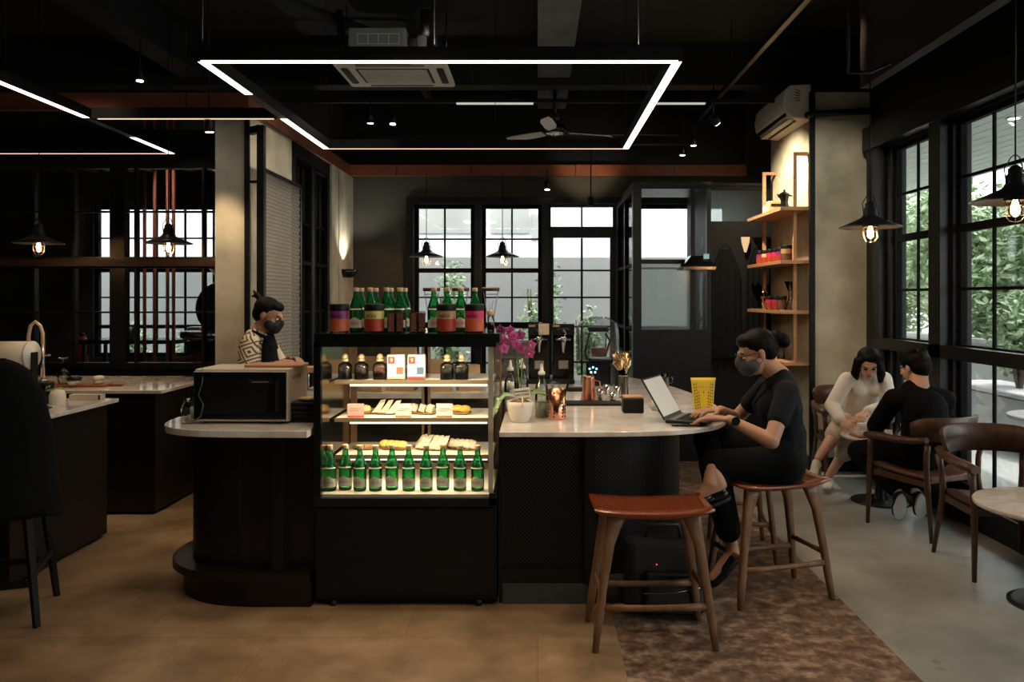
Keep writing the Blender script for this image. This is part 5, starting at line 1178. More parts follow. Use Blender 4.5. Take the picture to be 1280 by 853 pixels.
for i, x in enumerate((-4.30, -4.17)):
    t = thing('dark_tumbler', ['dark tumbler on the high table behind the glazing, left of two', 'dark tumbler on the high table behind the glazing, right of two'][i], 'cup', (x, 8.2, 1.10), 0, 'dark tumblers on the high table'); mb = MB(); mb.lathe([(.03, 0), (.042, .13), (.039, .13), (.03, .01)], n=18); mb.build('body', 'steel_dark', t)
for i, x in enumerate((-3.93, -3.83, -3.70, -3.64)):  # reflections of slats in the glass, built as upright bars
    t = thing('reflection_bar', 'red-brown bar standing in for a reflection in the left glazing, %s' % ['leftmost of four', 'second of four', 'third of four', 'rightmost of four'][i], 'pipe', (x, 8.0, 0), 0, 'red-brown bars standing in for reflections in the glazing'); mb = MB(); mb.cyl((0, 0, 0), .017, 3.5, 10); mb.build('tube', 'reflection_red', t); mb = MB(); mb.cyl((0, 0, 3.5), .03, .45, 10); mb.build('flange', 'black_metal', t)
t = thing('coffee_roaster', 'bulky dark coffee roasting machine behind the glazing beside the plaster pillar', 'roaster', (-3.22, 8.3, 0), 0)
mb = MB(); mb.rbox((0, 0, .55), (.62, .50, 1.10), .03); mb.build('cabinet', 'black_gloss', t); mb = MB(); mb.lathe([(.26, -.28), (.27, -.26), (.27, .15)], (0.05, 0, 1.42), n=28, axis='Y'); mb.build('drum', 'black_gloss', t)
mb = MB(); mb.lathe([(.06, 1.68), (.22, 1.88), (.22, 1.92), (.20, 1.92)], n=24); mb.build('hopper', 'steel_dark', t); mb = MB(); mb.lathe([(.20, 1.12), (.24, 1.14), (.24, 1.2)], (-.05, -.40, 0), n=28); mb.build('cooling_tray', 'steel', t)
mb = MB(); mb.rbox((-.26, -.1, 1.16), (.16, .2, .14), .02); mb.build('control_box', 'steel', t); mb = MB(); mb.cyl((.05, -.30, 1.42), .06, .02, 20, axis='Y'); mb.build('sight_glass', 'steel', t)
# ---------------------------------------------------------------- LED frames
ZL = 2.75
def bar_seg(mb, a, b, w, h, z):
    a, b = Vector((*a, z)), Vector((*b, z)); mb.bar(a, b, w, h)
def led(label, segs, lit, cables):
    t = thing('ceiling_light', label, 'ceiling light', (0, 0, 0), 0, 'suspended linear light frames')
    mb = MB()
    for a, b in segs: bar_seg(mb, a, b, .055, .07, ZL + .035)
    mb.build('channel', 'black_metal', t)
    for a, b in lit: far = abs(a[1] - b[1]) < .05 and a[1] > 5; mb = MB(); bar_seg(mb, a, b, .018 if far else .046, .002, ZL - .0015); mb.build('diffuser', 'led_warm' if far else 'led_white', t)
    for x, y in cables: mb = MB(); mb.tube([(x, y, ZL + .06), (x, y, 3.95)], .0025, 5); mb.build('suspension_cable', 'black', t)
    return t
xa, xb, y0, y1 = -1.733, .722, 4.136, 6.56
led('large rectangular white light frame hanging over the bar', [((xa, y0), (xb, y0)), ((xb, y0), (xb, y1)), ((xb, y1), (xa, y1)), ((xa, y1), (xa, y0))],
    [((xa, y0), (xb, y0)), ((xb, y0), (xb, y1)), ((xb, y1), (xa, y1)), ((xa, y1), (xa, 5.46)), ((xa, 4.80), (xa, y0))], [(xa, y0), (xb - .2, y0), (xa + 1.2, y0), (xb, y1), (xa, y1), (-.35, y1), (xb, 5.3)])
led('suspended light frame over the kitchen islands, cut by the left edge', [((-3.03, 3.4), (-3.10, 6.78)), ((-3.10, 6.78), (-6.5, 6.78))], [((-3.03, 3.4), (-3.06, 5.42)), ((-3.085, 6.1), (-3.10, 6.78)), ((-3.10, 6.78), (-6.5, 6.78))], [(-3.06, 4.6), (-3.10, 6.78), (-5, 6.78)])
led('single light bar bridging the two suspended frames above the pillar', [((-3.03, 5.46), (-1.79, 5.46))], [((-3.0, 5.46), (-1.80, 5.46))], [(-2.4, 5.46)])
# downward light from the frames
light('AREA', (-.5, y0, ZL - .02), 10, (1, .84, .68), 2.4, rot=(0, 0, 0), size_y=.04)
light('AREA', (xb, (y0 + y1) / 2, ZL - .02), 9, (1, .84, .68), .04, rot=(0, 0, 0), size_y=2.4)

light('AREA', (-.5, y0, ZL + .09), 7, (1, .88, .75), 2.4, rot=(PI, 0, 0), size_y=.04)  # added uplight along the front bar, brightens the air conditioner
# ---------------------------------------------------------------- pendants
def pendant(label, loc, top, watts=4.5, r=.185, off=0.):
    "loc is the rim centre of the shade"
    t = thing('pendant_lamp', label, 'lamp', loc, off, 'enamel pendant lamps with caged bulbs')
    mb = MB(); mb.lathe([(r, 0), (r + .002, .004), (r * .62, .035), (.055, .062), (.040, .085), (.038, .12), (.030, .128), (.030, .150), (.012, .165), (.0, .168)], n=36, caps=False)
    mb.lathe([(r - .004, .002), (r * .62, .031), (.05, .057), (.0, .058)], n=36, caps=False); mb.build('shade', 'enamel', t)
    mb = MB(); mb.lathe([(.048, .005), (.048, .06)], n=20, caps=False); mb.build('socket', 'black_metal', t)
    mb = MB(); mb.lathe([(.012, .02), (.022, -.005), (.030, -.035), (.026, -.06), (.0, -.072)], n=16); mb.build('bulb', 'bulb_glass', t)
    mb = MB()
    for k in range(5): a = 2 * PI * k / 5; mb.tube([(.008 * math.cos(a), .008 * math.sin(a), .01), (.010 * math.cos(a), .010 * math.sin(a), -.045)], .0022, 5)
    mb.build('filament', 'filament', t)
    mb = MB()
    for k in range(6):
        a = PI * k / 6 * 2; mb.tube([(.045 * math.cos(a), .045 * math.sin(a), .01), (.045 * math.cos(a), .045 * math.sin(a), -.06), (.028 * math.cos(a), .028 * math.sin(a), -.085), (0, 0, -.092)], .0016, 5)
    for z in (-.02, -.06): mb.tube([(.045 * math.cos(a), .045 * math.sin(a), z) for a in (2 * PI * k / 16 for k in range(16))], .0016, 5, closed=True)
    mb.build('cage', 'steel_dark', t)
    mb = MB(); mb.tube([(-.04, 0, .07), (-.05, 0, .15), (-.02, 0, .20), (0, 0, .215), (.02, 0, .20), (.04, 0, .13), (.06, 0, .05)], .003, 6); mb.build('bracket', 'black_metal', t)
    mb = MB(); mb.tube([(0, 0, .165), (0, 0, top - loc[2])], .004, 6); mb.build('cord', 'black', t)
    light('POINT', (loc[0], loc[1], loc[2] - .03), watts, (1, .55, .24), .025)
    return t
pendant('caged pendant lamp over the far window table in front of the plaster pillar', (2.055, 4.94, 1.96), 2.92, 15)
pendant('caged pendant lamp at the right edge of the photo', (2.15, 3.60, 1.96), 3.6, 9)
pendant('caged pendant lamp before the leftmost back window', (-1.195, 8.60, 1.965), 2.87)
pendant('caged pendant lamp before the middle back window', (-.378, 8.60, 1.965), 2.87)
pendant('caged pendant lamp over the kitchen islands, the right one of two', (-2.99, 6.48, 1.965), 3.95)
pendant('caged pendant lamp over the kitchen islands, the one at far left', (-4.04, 6.48, 1.965), 3.95)
mb = MB(); mb.tube([(1.92, 4.94, 2.92), (2.055, 4.94, 2.92), (2.18, 4.94, 2.98)], .012, 6); mb.tube([(1.92, 4.94, 2.92), (1.92, 4.94, 3.95)], .010, 6)
tag(mb.build('conduit_pipe', 'black_metal'), 'thin black bent conduit carrying the pendant cord beside the pillar', 'pipe')

# ---------------------------------------------------------------- air conditioners
t = thing('ceiling_air_conditioner', 'cassette air conditioner with louvred panel hanging from the ceiling', 'air conditioner', (-1.19, 6.75, 3.40))
mb = MB(); mb.rbox((0, 0, .015), (.92, .72, .03), .03); mb.build('panel', 'ac_white', t)
mb = MB(); mb.rbox((0, 0, .14), (.80, .62, .22), .03); mb.build('housing', 'steel_dark', t)
mb = MB(); mb.b2((-.30, -.21, -.004), (.30, .21, .0)); g_ = mb.build('grille', 'black', t)
mb = MB()
for k in range(9): mb.b2((-.28, -.195 + k * .047, -.009), (.28, -.170 + k * .047, -.003))
mb.build('slats', 'ac_white', g_)
for s in (-1, 1):
    mb = MB(); mb.rbox((s * .39, 0, -.002), (.06, .46, .006), .02); mb.build('air_outlet', 'black', t); mb = MB(); mb.rbox((0, s * .30, -.002), (.56, .045, .006), .02); mb.build('air_outlet', 'ac_grey', t)
for sx in (-1, 1):
    mb = MB(); mb.tube([(sx * .42, 0, .1), (sx * .42, 0, .55)], .006, 6); mb.build('hanger_rod', 'steel_dark', t)
t = thing('duct_unit', 'dark grey duct box with small grille above the cassette air conditioner', 'duct unit', (-1.24, 6.29, 3.385))
mb = MB(); mb.rbox((0, 0, .115), (.45, .24, .23), .02); mb.build('box', 'duct_grey', t); mb = MB(); mb.b2((-.15, -.124, .10), (.17, -.121, .18)); g_ = mb.build('grille', 'ac_grey', t)
mb = MB()
for k in range(5): mb.b2((-.15 + k * .08, -.127, .10), (-.146 + k * .08, -.124, .18))
for z in (.10, .176): mb.b2((-.15, -.127, z), (.17, -.124, z + .004))
mb.build('grille_bars', 'white_plastic', g_)
mb = MB(); mb.tube([(.22, 0, .14), (.32, 0, .17), (.36, -.02, .22), (.36, -.02, .40)], .045, 12); mb.rbox((.34, -.03, .10), (.09, .1, .17), .01); mb.build('duct', 'steel_dark', t)
mb = MB(); mb.tube([(-.23, 0, .12), (-.30, 0, .16), (-.32, 0, .40)], .03, 10); mb.build('pipe', 'black', t)
t = thing('wall_air_conditioner', 'white split air conditioner high on the plaster pillar', 'air conditioner', (2.42, 7.05, 3.10))
pr = [(0, 0), (-.17, .02), (-.235, .08), (-.245, .16), (-.23, .26), (-.19, .31), (0, .32)]
mb = MB(); mb.loft([[Vector((x, y, z)) for x, z in pr] for y in (.02, .98)], smooth=False); mb.build('body', 'ac_white', t, bevel=.012)
mb = MB(); mb.bar((-.218, .05, .055), (-.218, .95, .055), .012, .04, side=(0, 0, 1)); mb.bar((-.12, .10, .005), (-.12, .90, .005), .014, .012); mb.build('air_outlet', 'black', t)
mb = MB(); mb.bar((-.165, .06, .012), (-.165, .94, .012), .05, .006); mb.build('louvre', 'ac_white', t)
mb = MB()
for k in range(5): mb.box((-.12 - .006 * (k % 2), .018, .26 - k * .022), (.05, .004, .009), rot=(0, .5 - .2 * k, 0))
mb.build('side_marking', 'ink_grey', t)
mb = MB(); mb.tube([(-.04, .02, .04), (-.02, -.03, .04), (.1, -.06, .04), (.5, -.06, .06)], .03, 10); mb.build('pipe', 'black', t)
# ceiling fan
t = thing('ceiling_fan', 'ceiling fan with pale blades hanging below the concrete beam', 'fan', (.165, 7.75, 3.13), .35)
mb = MB(); mb.lathe([(.07, -.02), (.11, 0), (.12, .04), (.07, .08), (.03, .10)], n=28); mb.build('motor', 'black_gloss', t); mb = MB(); mb.lathe([(.0, -.035), (.09, -.022), (.10, -.01)], n=28); mb.build('motor_cap', 'steel', t)
mb = MB(); mb.cyl((0, 0, .10), .02, .33, 12); mb.cyl((0, 0, .40), .06, .09, 16, r2=.03); mb.cyl((0, 0, .13), .045, .05, 16); mb.build('down_rod', 'black_metal', t)
for k in range(3):
    a = k * 2 * PI / 3 + .0; mb = MB(); mb.T = Matrix.Rotation(a, 4, 'Z'); mb.loft([[Vector((x, -w, -.012)), Vector((x, w, .012)), Vector((x, w, .020)), Vector((x, -w, -.004))] for x, w in ((.14, .035), (.25, .055), (.50, .055), (.60, .035))], smooth=False)
    mb.build('blade', 'ac_white', t)
# ---------------------------------------------------------------- tracks, spots, pipes
tk = thing('light_track', 'black light track running toward the back under the right side of the ceiling', 'light track', (1.70, 0, 3.40)); mb = MB(); mb.b2((-.02, 2.2, 0), (.02, 8.7, .035)); mb.build('rail', 'black_metal', tk)
for y in (3, 5, 7, 8.6): mb = MB(); mb.tube([(0, y, .03), (0, y, .55)], .004, 5); mb.build('hanger_rod', 'black_metal', tk)
tk = thing('light_track', 'black light track crossing the room behind the rectangular light frame', 'light track', (-.6, 7.40, 3.33)); mb = MB(); mb.b2((-1.8, -.02, 0), (3.2, .02, .035)); mb.build('rail', 'black_metal', tk)
for x0, x1 in ((-.15, .56), (1.62, 2.15)): mb = MB(); mb.b2((x0, -.018, -.012), (x1, .018, 0)); mb.build('light_strip', 'strip_dim', tk)
for x in (-1.5, 0, 1.6, 3.0): mb = MB(); mb.tube([(x, 0, .03), (x, 0, .62)], .004, 5); mb.build('hanger_rod', 'black_metal', tk)
def spot(label, loc, aim, energy=0, col=(1, .70, .42), top=None, ang=55, lum='spot_face'):
    loc = Vector(loc); d = (Vector(aim) - loc).normalized(); t = thing('spot_lamp', label, 'lamp', loc, 0, 'small black ceiling spot lamps')
    mb = MB(); mb.tube([-d * .10, -d * .09, d * 0.0], [.020, .034, .036], 14); mb.build('housing', 'black_metal', t); mb = MB(); mb.tube([d * .0005, d * .004], .026, 14); mb.build('lens', lum, t)
    mb = MB(); mb.tube([-d * .07, -d * .07 + Vector((0, 0, (top if top else loc.z + .25) - loc.z))], .006, 6); mb.build('stem', 'black_metal', t)
    if energy: light('SPOT', loc + d * .02, energy, col, .04, spot=ang, blend=.7, target=aim)
    return t
def sp(px, py, Y): return tuple(P(px, py, Y))
spot('spot lamp left of the cassette air conditioner, aimed down', sp(175, 101, 6.4), (-3.2, 6.2, 0), 45)
spot('spot lamp above the plaster pillar at left', sp(262, 165, 5.5), (-2.25, 5.72, 1.2), 45, top=3.95)
spot('left one of the two spot lamps under the cassette air conditioner', sp(463, 154, 7.4), (-1.6, 7.6, 1.0), 0, top=3.36)
spot('right one of the two spot lamps under the cassette air conditioner', sp(491, 155, 7.4), (-1.3, 7.0, 0), 0, top=3.36)
spot('spot lamp on the right-hand track aimed at the pillar shelves', sp(897, 155, 7.3), (2.42, 7.6, 2.1), 190, (1, .82, .56), top=3.42, ang=105)
spot('small spot lamp between the light frame and the right track, upper one', sp(867, 182, 8.2), (1.6, 8.2, 0), 0, top=3.42)
spot('small spot lamp between the light frame and the right track, lower one', sp(853, 194, 8.5), (1.5, 8.5, 0), 0, top=3.95)
spot('tiny spot lamp on the back wall above the window door', sp(684, 237, 8.75), (.1, 8.7, 2.0), 0, top=2.87)
spot('spot lamp lighting the brown band over the back windows', (.55, 8.3, 2.55), (.55, 8.8, 2.93), 14, (1, .75, .45), top=3.3, ang=70)
# downlights over the front floor, outside the frame of the photo
for i, (x, y, e, ax, ay) in enumerate(((-1.6, 2.2, 17, -1.7, 2.9), (-.2, 2.0, 34, -.4, 2.9), (.7, 2.6, 60, .75, 3.55), (-3.0, 3.4, 12, -2.5, 3.8), (-.6, 3.2, 40, -.65, 4.15), (.7, 4.6, 75, .35, 4.6))):
    spot('ceiling spot lamp above the front floor, %s' % ['left of centre', 'centre', 'over the red-brown stool', 'over the nearer kitchen island', 'over the display case', 'over the marble counter'][i], (x, y, 3.55), (ax, ay, 0), e, (1, .70, .42), top=3.95, ang=75)
spot('added spot lamp brightening the front of the right plaster pillar', (2.05, 5.4, 3.70), (2.62, 7.05, 2.1), 55, (1, .9, .72), top=3.95, ang=50)  # added lamp, put in to brighten the pillar front
spot('added spot lamp brightening the mesh screen on the left pillar', (-.9, 5.6, 3.70), (-2.1, 6.5, 1.7), 60, (1, .86, .66), top=3.95, ang=60)  # no lamp known here; added to light the pillar side
spot('added spot lamp brightening the farther kitchen island', (-3.2, 4.9, 3.6), (-3.1, 6.0, .9), 60, (1, .74, .46), top=3.95, ang=60)  # extra lamp put in to lift the farther worktop
spot('added spot lamp brightening the front corner of the nearer kitchen island', (-2.9, 4.2, 3.6), (-3.0, 4.8, .9), 30, (1, .74, .46), top=3.95, ang=40)  # likewise added, lifts the nearer worktop
spot('added spot lamp behind the left glazing brightening the red-brown bars', (-3.7, 7.35, 3.3), (-3.75, 8.0, 1.8), 40, (1, .8, .6), top=3.55, ang=80)  # added lamp; the bars come out black without it
mb = MB(); mb.tube([(-2.6, 4.5, 3.75), (-1.9, 6.0, 3.75), (-1.2, 7.0, 3.75), (-1.2, 8.9, 3.75)], .05, 10); tag(mb.build('ceiling_pipe', 'ceiling_black'), 'black pipe under the ceiling left of the cassette unit', 'pipe')
mb = MB(); mb.tube([(-2, 5.2, 3.8), (1.2, 5.2, 3.8)], .09, 12); tag(mb.build('ceiling_duct', 'ceiling_black'), 'round black duct crossing above the rectangular light frame', 'duct')
mb = MB()
for z in (0, .10): mb.tube([(-1.9, 8.3, 3.12 + z), (1.6, 8.3, 3.12 + z)], .014, 8)
tag(mb.build('conduit_pair', 'black_metal'), 'pair of thin black conduits crossing before the brown band', 'pipe')
mb = MB(); mb.bar((-1.975, 5.72, 0), (-1.975, 5.72, 2.76), .05, .05, side=(1, 0, 0)); mb.bar((-1.975, 5.72, 2.735), (-2.09, 5.80, 2.735), .05, .05); tag(mb.build('black_post', 'black'), 'square black metal post bent into the top of the plaster pillar', 'post')
# expanded metal screen on the pillar
t = thing('mesh_screen', 'framed diamond-mesh metal screen on the inner side of the left pillar', 'screen', (-2.02, 5.79, .05))
W_, H_ = 1.02, 2.42; mb = MB(); s = .036
def clip(a, b):
    (x0, z0), (x1, z1) = a, b; pts = []
    t0, t1 = 0., 1.
    for p, q in ((-(x1 - x0), x0), (x1 - x0, W_ - x0), (-(z1 - z0), z0), (z1 - z0, H_ - z0)):
        if abs(p) < 1e-9:
            if q < 0: return None
            continue
        r_ = q / p
        if p < 0: t0 = max(t0, r_)
        else: t1 = min(t1, r_)
    if t0 >= t1: return None
    f = lambda t: (x0 + (x1 - x0) * t, z0 + (z1 - z0) * t)
    return f(t0), f(t1)
N_ = int((W_ + H_ * 2) / s) + 2
for k in range(-int(H_ / s) - 1, N_):
    for sg in (1, -1):
        a = (k * s, 0) if sg > 0 else (k * s, H_); b = (k * s + H_ * .62, H_) if sg > 0 else (k * s + H_ * .62, 0)
        c_ = clip(a, b)
        if c_: mb.bar((0.003 * sg, c_[0][0], c_[0][1]), (0.003 * sg, c_[1][0], c_[1][1]), .006, .004, side=(1, 0, 0))
mb.build('mesh_wire', 'mesh_grey', t)
mb = MB(); 
for a, b in (((0, -.015), (.03, H_ + .015)), ((W_ - .03, -.015), (W_, H_ + .015)), ((0, -.015), (W_, .015)), ((0, H_ - .015), (W_, H_ + .015))): mb.b2((-.012, a[0], a[1]), (.012, b[0], b[1]))
mb.build('frame', 'black_metal', t)
mb = MB()
for z in (.1, H_ - .1):
    for y in (.02, W_ - .02): mb.b2((-.07, y - .01, z - .01), (0, y + .01, z + .01))
mb.build('wall_bracket', 'black_metal', t)
# wall lamp near the back left corner
t = thing('wall_lamp', 'black curved wall lamp lit on top near the back left corner', 'lamp', (-2.04, 8.55, 1.80))
mb = MB(); mb.lathe([(.0, -.06), (.06, -.055), (.10, -.02), (.12, .03), (.11, .03)], n=24); mb.tube([(-.03, 0, -.02), (.0, 0, -.02)], .03); mb.build('shade', 'black_gloss', t); mb = MB(); mb.lathe([(.0, .015), (.09, .02)], n=24); mb.build('light_face', 'strip_dim', t)
light('SPOT', (-1.95, 8.5, 1.90), 16, (1, .9, .75), .04, spot=120, target=(-2.06, 8.55, 3))
# ---------------------------------------------------------------- people
V3 = lambda *a: Vector(a)
class Fig:
    def __init__(s, label, root, skin='skin', voxel=.005):
        s.root = Vector(root); s.t = thing('person', label, 'person', s.root); s.skin = skin; s.vox = voxel; s.b = s.mb(); s.T = Matrix.Translation(-s.root)
    def mb(s): m_ = MB(); m_.T = Matrix.Translation(-s.root); return m_
    def frame(s, c, f, up=(0, 0, 1)):
        s.c = Vector(c); s.F = Vector(f).normalized(); s.U = (Vector(up) - s.F * s.F.dot(Vector(up))).normalized(); s.L = s.U.cross(s.F)
    def h(s, f, l, u): return s.c + s.F * f + s.L * l + s.U * u
    def ell(s, m_, f, l, u, r):
        "ellipsoid in the head frame, r = (depth, width, height)"
        q = MB(); q.sphere((0, 0, 0), r, 16, 12); R = Matrix((s.F, s.L, s.U)).transposed(); p = s.h(f, l, u); m_.add([R @ v + p for v in q.v], q.f, True)
    def head(s, neck, nr=.052, sc=1.):
        b = s.b; s.ell(b, -.012, 0, .032, (.093, .076, .082)); s.ell(b, .022, 0, -.035, (.066, .060, .076)); s.ell(b, .060, 0, -.092, (.022, .024, .018))
        b.limb(s.h(.090, 0, .018), s.h(.108, 0, -.022), .007, .012); s.ell(b, .104, .010, -.026, (.009, .008, .007)); s.ell(b, .104, -.010, -.026, (.009, .008, .007))
        s.ell(b, .080, 0, .022, (.012, .045, .012)); s.ell(b, .080, 0, -.058, (.018, .026, .010))
        for l in (-1, 1): s.ell(b, -.008, l * .077, -.005, (.016, .009, .030)); s.ell(b, .055, l * .036, -.022, (.022, .022, .020))
        b.limb(s.h(-.018, 0, -.05), neck, nr, nr * 1.15)
    def face(s, lips=True, closed=False):
        for l in (-1, 1):
            m_ = s.mb(); s.ell(m_, .079, l * .030, .000, (.010, .013, .007 if not closed else .003)); m_.build('eye', 'ceramic' if not closed else 'hair', s.t)
            m_ = s.mb(); s.ell(m_, .087, l * .030, .000, (.004, .006, .006 if not closed else .002)); m_.build('iris', 'hair', s.t)
            m_ = s.mb(); m_.tube([s.h(.086, l * .016, .020), s.h(.088, l * .032, .025), s.h(.078, l * .048, .020)], .003, 6); m_.build('eyebrow', 'hair', s.t)
        if lips:
            m_ = s.mb(); m_.tube([s.h(.088, -.020, -.056), s.h(.097, -.007, -.054), s.h(.097, .007, -.054), s.h(.088, .020, -.056)], [.002, .005, .005, .002], 8); m_.tube([s.h(.088, -.018, -.059), s.h(.095, 0, -.064), s.h(.088, .018, -.059)], [.002, .005, .002], 8); m_.build('lips', 'lips', s.t)
    def hand(s, wrist, tip, pn, curl=.4, thumb=1, spread=1.):
        "palm and five bent fingers; pn points out of the back of the hand"
        b = s.b; w = Vector(wrist); d = (Vector(tip) - w); L = d.length; d.normalize(); n = Vector(pn); n = (n - d * n.dot(d)).normalized(); sd = d.cross(n)
        P0 = w + d * L * .08; P1 = w + d * L * .50
        b.limb(P0, P1, .030, .036, flat=.42, side=sd); b.limb(P0 + sd * .012, P1 + sd * .018, .018, .018, flat=.7, side=sd); b.limb(P0 - sd * .012, P1 - sd * .018, .018, .018, flat=.7, side=sd)
        for k, (o, l) in enumerate(((-.030, .78), (-.010, .95), (.010, 1.), (.030, .90))):
            o *= -thumb; base = w + d * L * .47 + sd * o; fd = (d + sd * o * 3 * spread).normalized(); p = base; seg = L * .5 * l * 1.08; a = curl * .35
            for j, (f, r0, r1) in enumerate(((.45, .0098, .0092), (.31, .0090, .0085), (.24, .0084, .0074))):
                dd = (fd * math.cos(a) - n * math.sin(a)); q = p + dd * seg * f; b.limb(p, q, r0, r1, n=8); p = q; a += curl * .75
        tb = w + d * L * .20 + sd * .026 * thumb; t1 = tb + (d * .55 + sd * .75 * thumb - n * .25).normalized() * L * .20; t2 = t1 + (d * .9 + sd * .25 * thumb - n * .3).normalized() * L * .17
        b.limb(tb, t1, .014, .0115, n=8); b.limb(t1, t2, .011, .009, n=8)
    def limbs(s, m_, pts, rs, **k):
        for a, b_, ra, rb in zip(pts, pts[1:], rs, rs[1:]): m_.limb(a, b_, ra, rb, **k)
    def finish(s): return remesh(s.b, 'body', s.skin, s.t, s.vox, 3)
    def cloth(s, m_, name, m, vox=.008, sm=4): return remesh(m_, name, m, s.t, vox, sm)
    def shoe(s, heel, toe, down, m='shoe_white', sole='rubber', r=.036, name='shoe'):
        heel, toe, dn = Vector(heel), Vector(toe), Vector(down).normalized(); d = (toe - heel).normalized(); sd = d.cross(dn); dn = (dn - d * dn.dot(d)).normalized()
        m_ = s.mb(); m_.limb(heel, toe, r, r * .85, flat=.85, side=sd); m_.limb(heel - dn * .02, heel + (toe - heel) * .45 - dn * .012, r * .85, r * .8, side=sd); m_.limb(heel + (toe - heel) * .6, toe, r * 1.08, r * .95, flat=.7, side=sd)
        o = remesh(m_, name, m, s.t, .005, 3)
        m_ = s.mb(); pts = []
        ln = (toe - heel).length
        for k in range(24):
            a = 2 * PI * k / 24; f = math.cos(a); w_ = r * (1.10 if f > 0 else .95) * math.sin(a); pts.append(heel + d * (ln * .5 + (ln * .5 + r * .95) * f) + sd * w_ + dn * r * .62)
        m_.loft([pts, [p + dn * .016 for p in pts]], smooth=False); m_.build('sole', sole, o); return o

# --- woman in black at the laptop -------------------------------------------------
f = Fig('woman in black t-shirt, grey mask and hair bun, typing on the laptop', (1.22, 4.14, 0), 'skin')
f.frame((1.140, 4.17, 1.240), (-1, -.02, -.28)); C7 = V3(1.262, 4.17, 1.12); f.head(C7, .050)
shL, shR = V3(1.25, 4.005, 1.055), V3(1.25, 4.335, 1.055); elL, wrL, tpL = V3(1.13, 3.87, .835), V3(.955, 3.985, .922), V3(.785, 4.05, .930); elR, wrR, tpR = V3(1.10, 4.43, .86), V3(.965, 4.23, .935), V3(.805, 4.17, .935)
ax = V3(0, 1, 0); b = f.b
b.limb(C7 - V3(0, 0, .06), V3(1.27, 4.17, .95), .10, .115, side=ax, flat=.65); b.limb(V3(1.27, 4.17, .95), V3(1.285, 4.16, .80), .11, .105, side=ax, flat=.7); b.limb(V3(1.285, 4.16, .80), V3(1.25, 4.15, .70), .11, .13, side=ax, flat=.7)
for sh, el, wr in ((shL, elL, wrL), (shR, elR, wrR)): b.limb(sh, el, .047, .038); b.limb(el, wr, .040, .024)
f.hand(wrL, tpL, (-.1, 0, 1), .4, thumb=1); f.hand(wrR, tpR, (-.1, 0, 1), .4, thumb=-1)
hL, kL, aL = V3(1.24, 4.06, .68), V3(.885, 4.03, .69), V3(.985, 4.06, .275); hR, kR, aR = V3(1.24, 4.24, .70), V3(.91, 4.30, .77), V3(.868, 3.985, .685)
for h_, k_, a_ in ((hL, kL, aL), (hR, kR, aR)): f.limbs(b, (h_, k_), (.078, .055)); f.limbs(b, (k_, a_), (.050, .033))
b.limb(aL, (.99, 4.06, .225), .032, .034); b.limb((.985, 4.06, .235), (.885, 4.045, .115), .030, .022); b.limb(aR, (.905, 3.965, .600), .031, .034); b.limb(aR, (.855, 3.965, .61), .030, .036); b.limb((.865, 3.965, .605), (.80, 3.96, .545), .036, .022); b.limb((.90, 3.965, .59), (.80, 3.96, .545), .034, .022)
f.finish()
m_ = f.mb(); m_.limb(C7 - V3(-.005, 0, .075), V3(1.275, 4.17, .95), .125, .145, side=ax, flat=.70); m_.limb(V3(1.255, 4.17, .95), V3(1.285, 4.16, .80), .145, .130, side=ax, flat=.78); m_.limb(V3(1.29, 4.16, .80), V3(1.265, 4.15, .69), .132, .165, side=ax, flat=.78); m_.limb(C7 - V3(0, 0, .045), V3(1.28, 4.17, 1.0), .075, .11, side=ax, flat=.8)
for sg in (-1, 1): m_.sphere((1.185, 4.17 + sg * .055, .965), (.050, .066, .070))
for sh, el in ((shL, elL), (shR, elR)): m_.limb(C7 + (sh - C7) * .45 - V3(0, 0, .035), sh, .055, .058); m_.limb(sh, sh + (el - sh) * .55, .060, .056)
f.cloth(m_, 't_shirt', 'cloth_tee', .007, 5)
m_ = f.mb(); m_.limb((1.25, 4.06, .68), (1.25, 4.24, .68), .105, .105); 
f.limbs(m_, (hL, kL), (.098, .075)); f.limbs(m_, (hR, kR), (.098, .076)); f.limbs(m_, (kL, kL + (aL - kL) * .82), (.076, .064)); f.limbs(m_, (kR, kR + (aR - kR) * .60), (.074, .062)); f.cloth(m_, 'trousers', 'cloth_black', .008, 5)
f.shoe((.995, 4.06, .200), (.893, 4.045, .095), (-.6, 0, -.8), 'black_gloss', 'black', .034, 'flat_shoe'); f.shoe((.918, 3.962, .558), (.800, 3.958, .515), (.33, 0, -1), 'black_gloss', 'black', .034, 'flat_shoe')
m_ = f.mb(); f.ell(m_, -.022, 0, .045, (.096, .084, .082)); f.ell(m_, -.055, 0, .01, (.066, .076, .070)); f.ell(m_, .035, 0, .075, (.052, .066, .040)); f.ell(m_, -.125, 0, .045, (.046, .042, .046)); f.ell(m_, -.150, .006, .028, (.038, .044, .044)); m_.tube([f.h(-.09, 0, .045), f.h(-.13, 0, .04)], .03); f.cloth(m_, 'hair', 'hair', .005, 2)
m_ = f.mb(); f.ell(m_, .066, 0, -.052, (.046, .056, .056)); f.ell(m_, .098, 0, -.028, (.026, .022, .034)); m_.limb(f.h(.045, -.040, -.050), f.h(.045, .040, -.050), .038, .038); f.cloth(m_, 'face_mask', 'mask_grey', .005, 2)
m_ = f.mb()
for l in (-1, 1): m_.tube([f.h(.055, l * .060, -.03), f.h(.01, l * .074, -.015), f.h(-.015, l * .080, .0), f.h(-.018, l * .080, -.02), f.h(.05, l * .062, -.08)], .0018, 5)
m_.build('mask_strap', 'mask_grey', f.t); f.face(False)
m_ = f.mb()
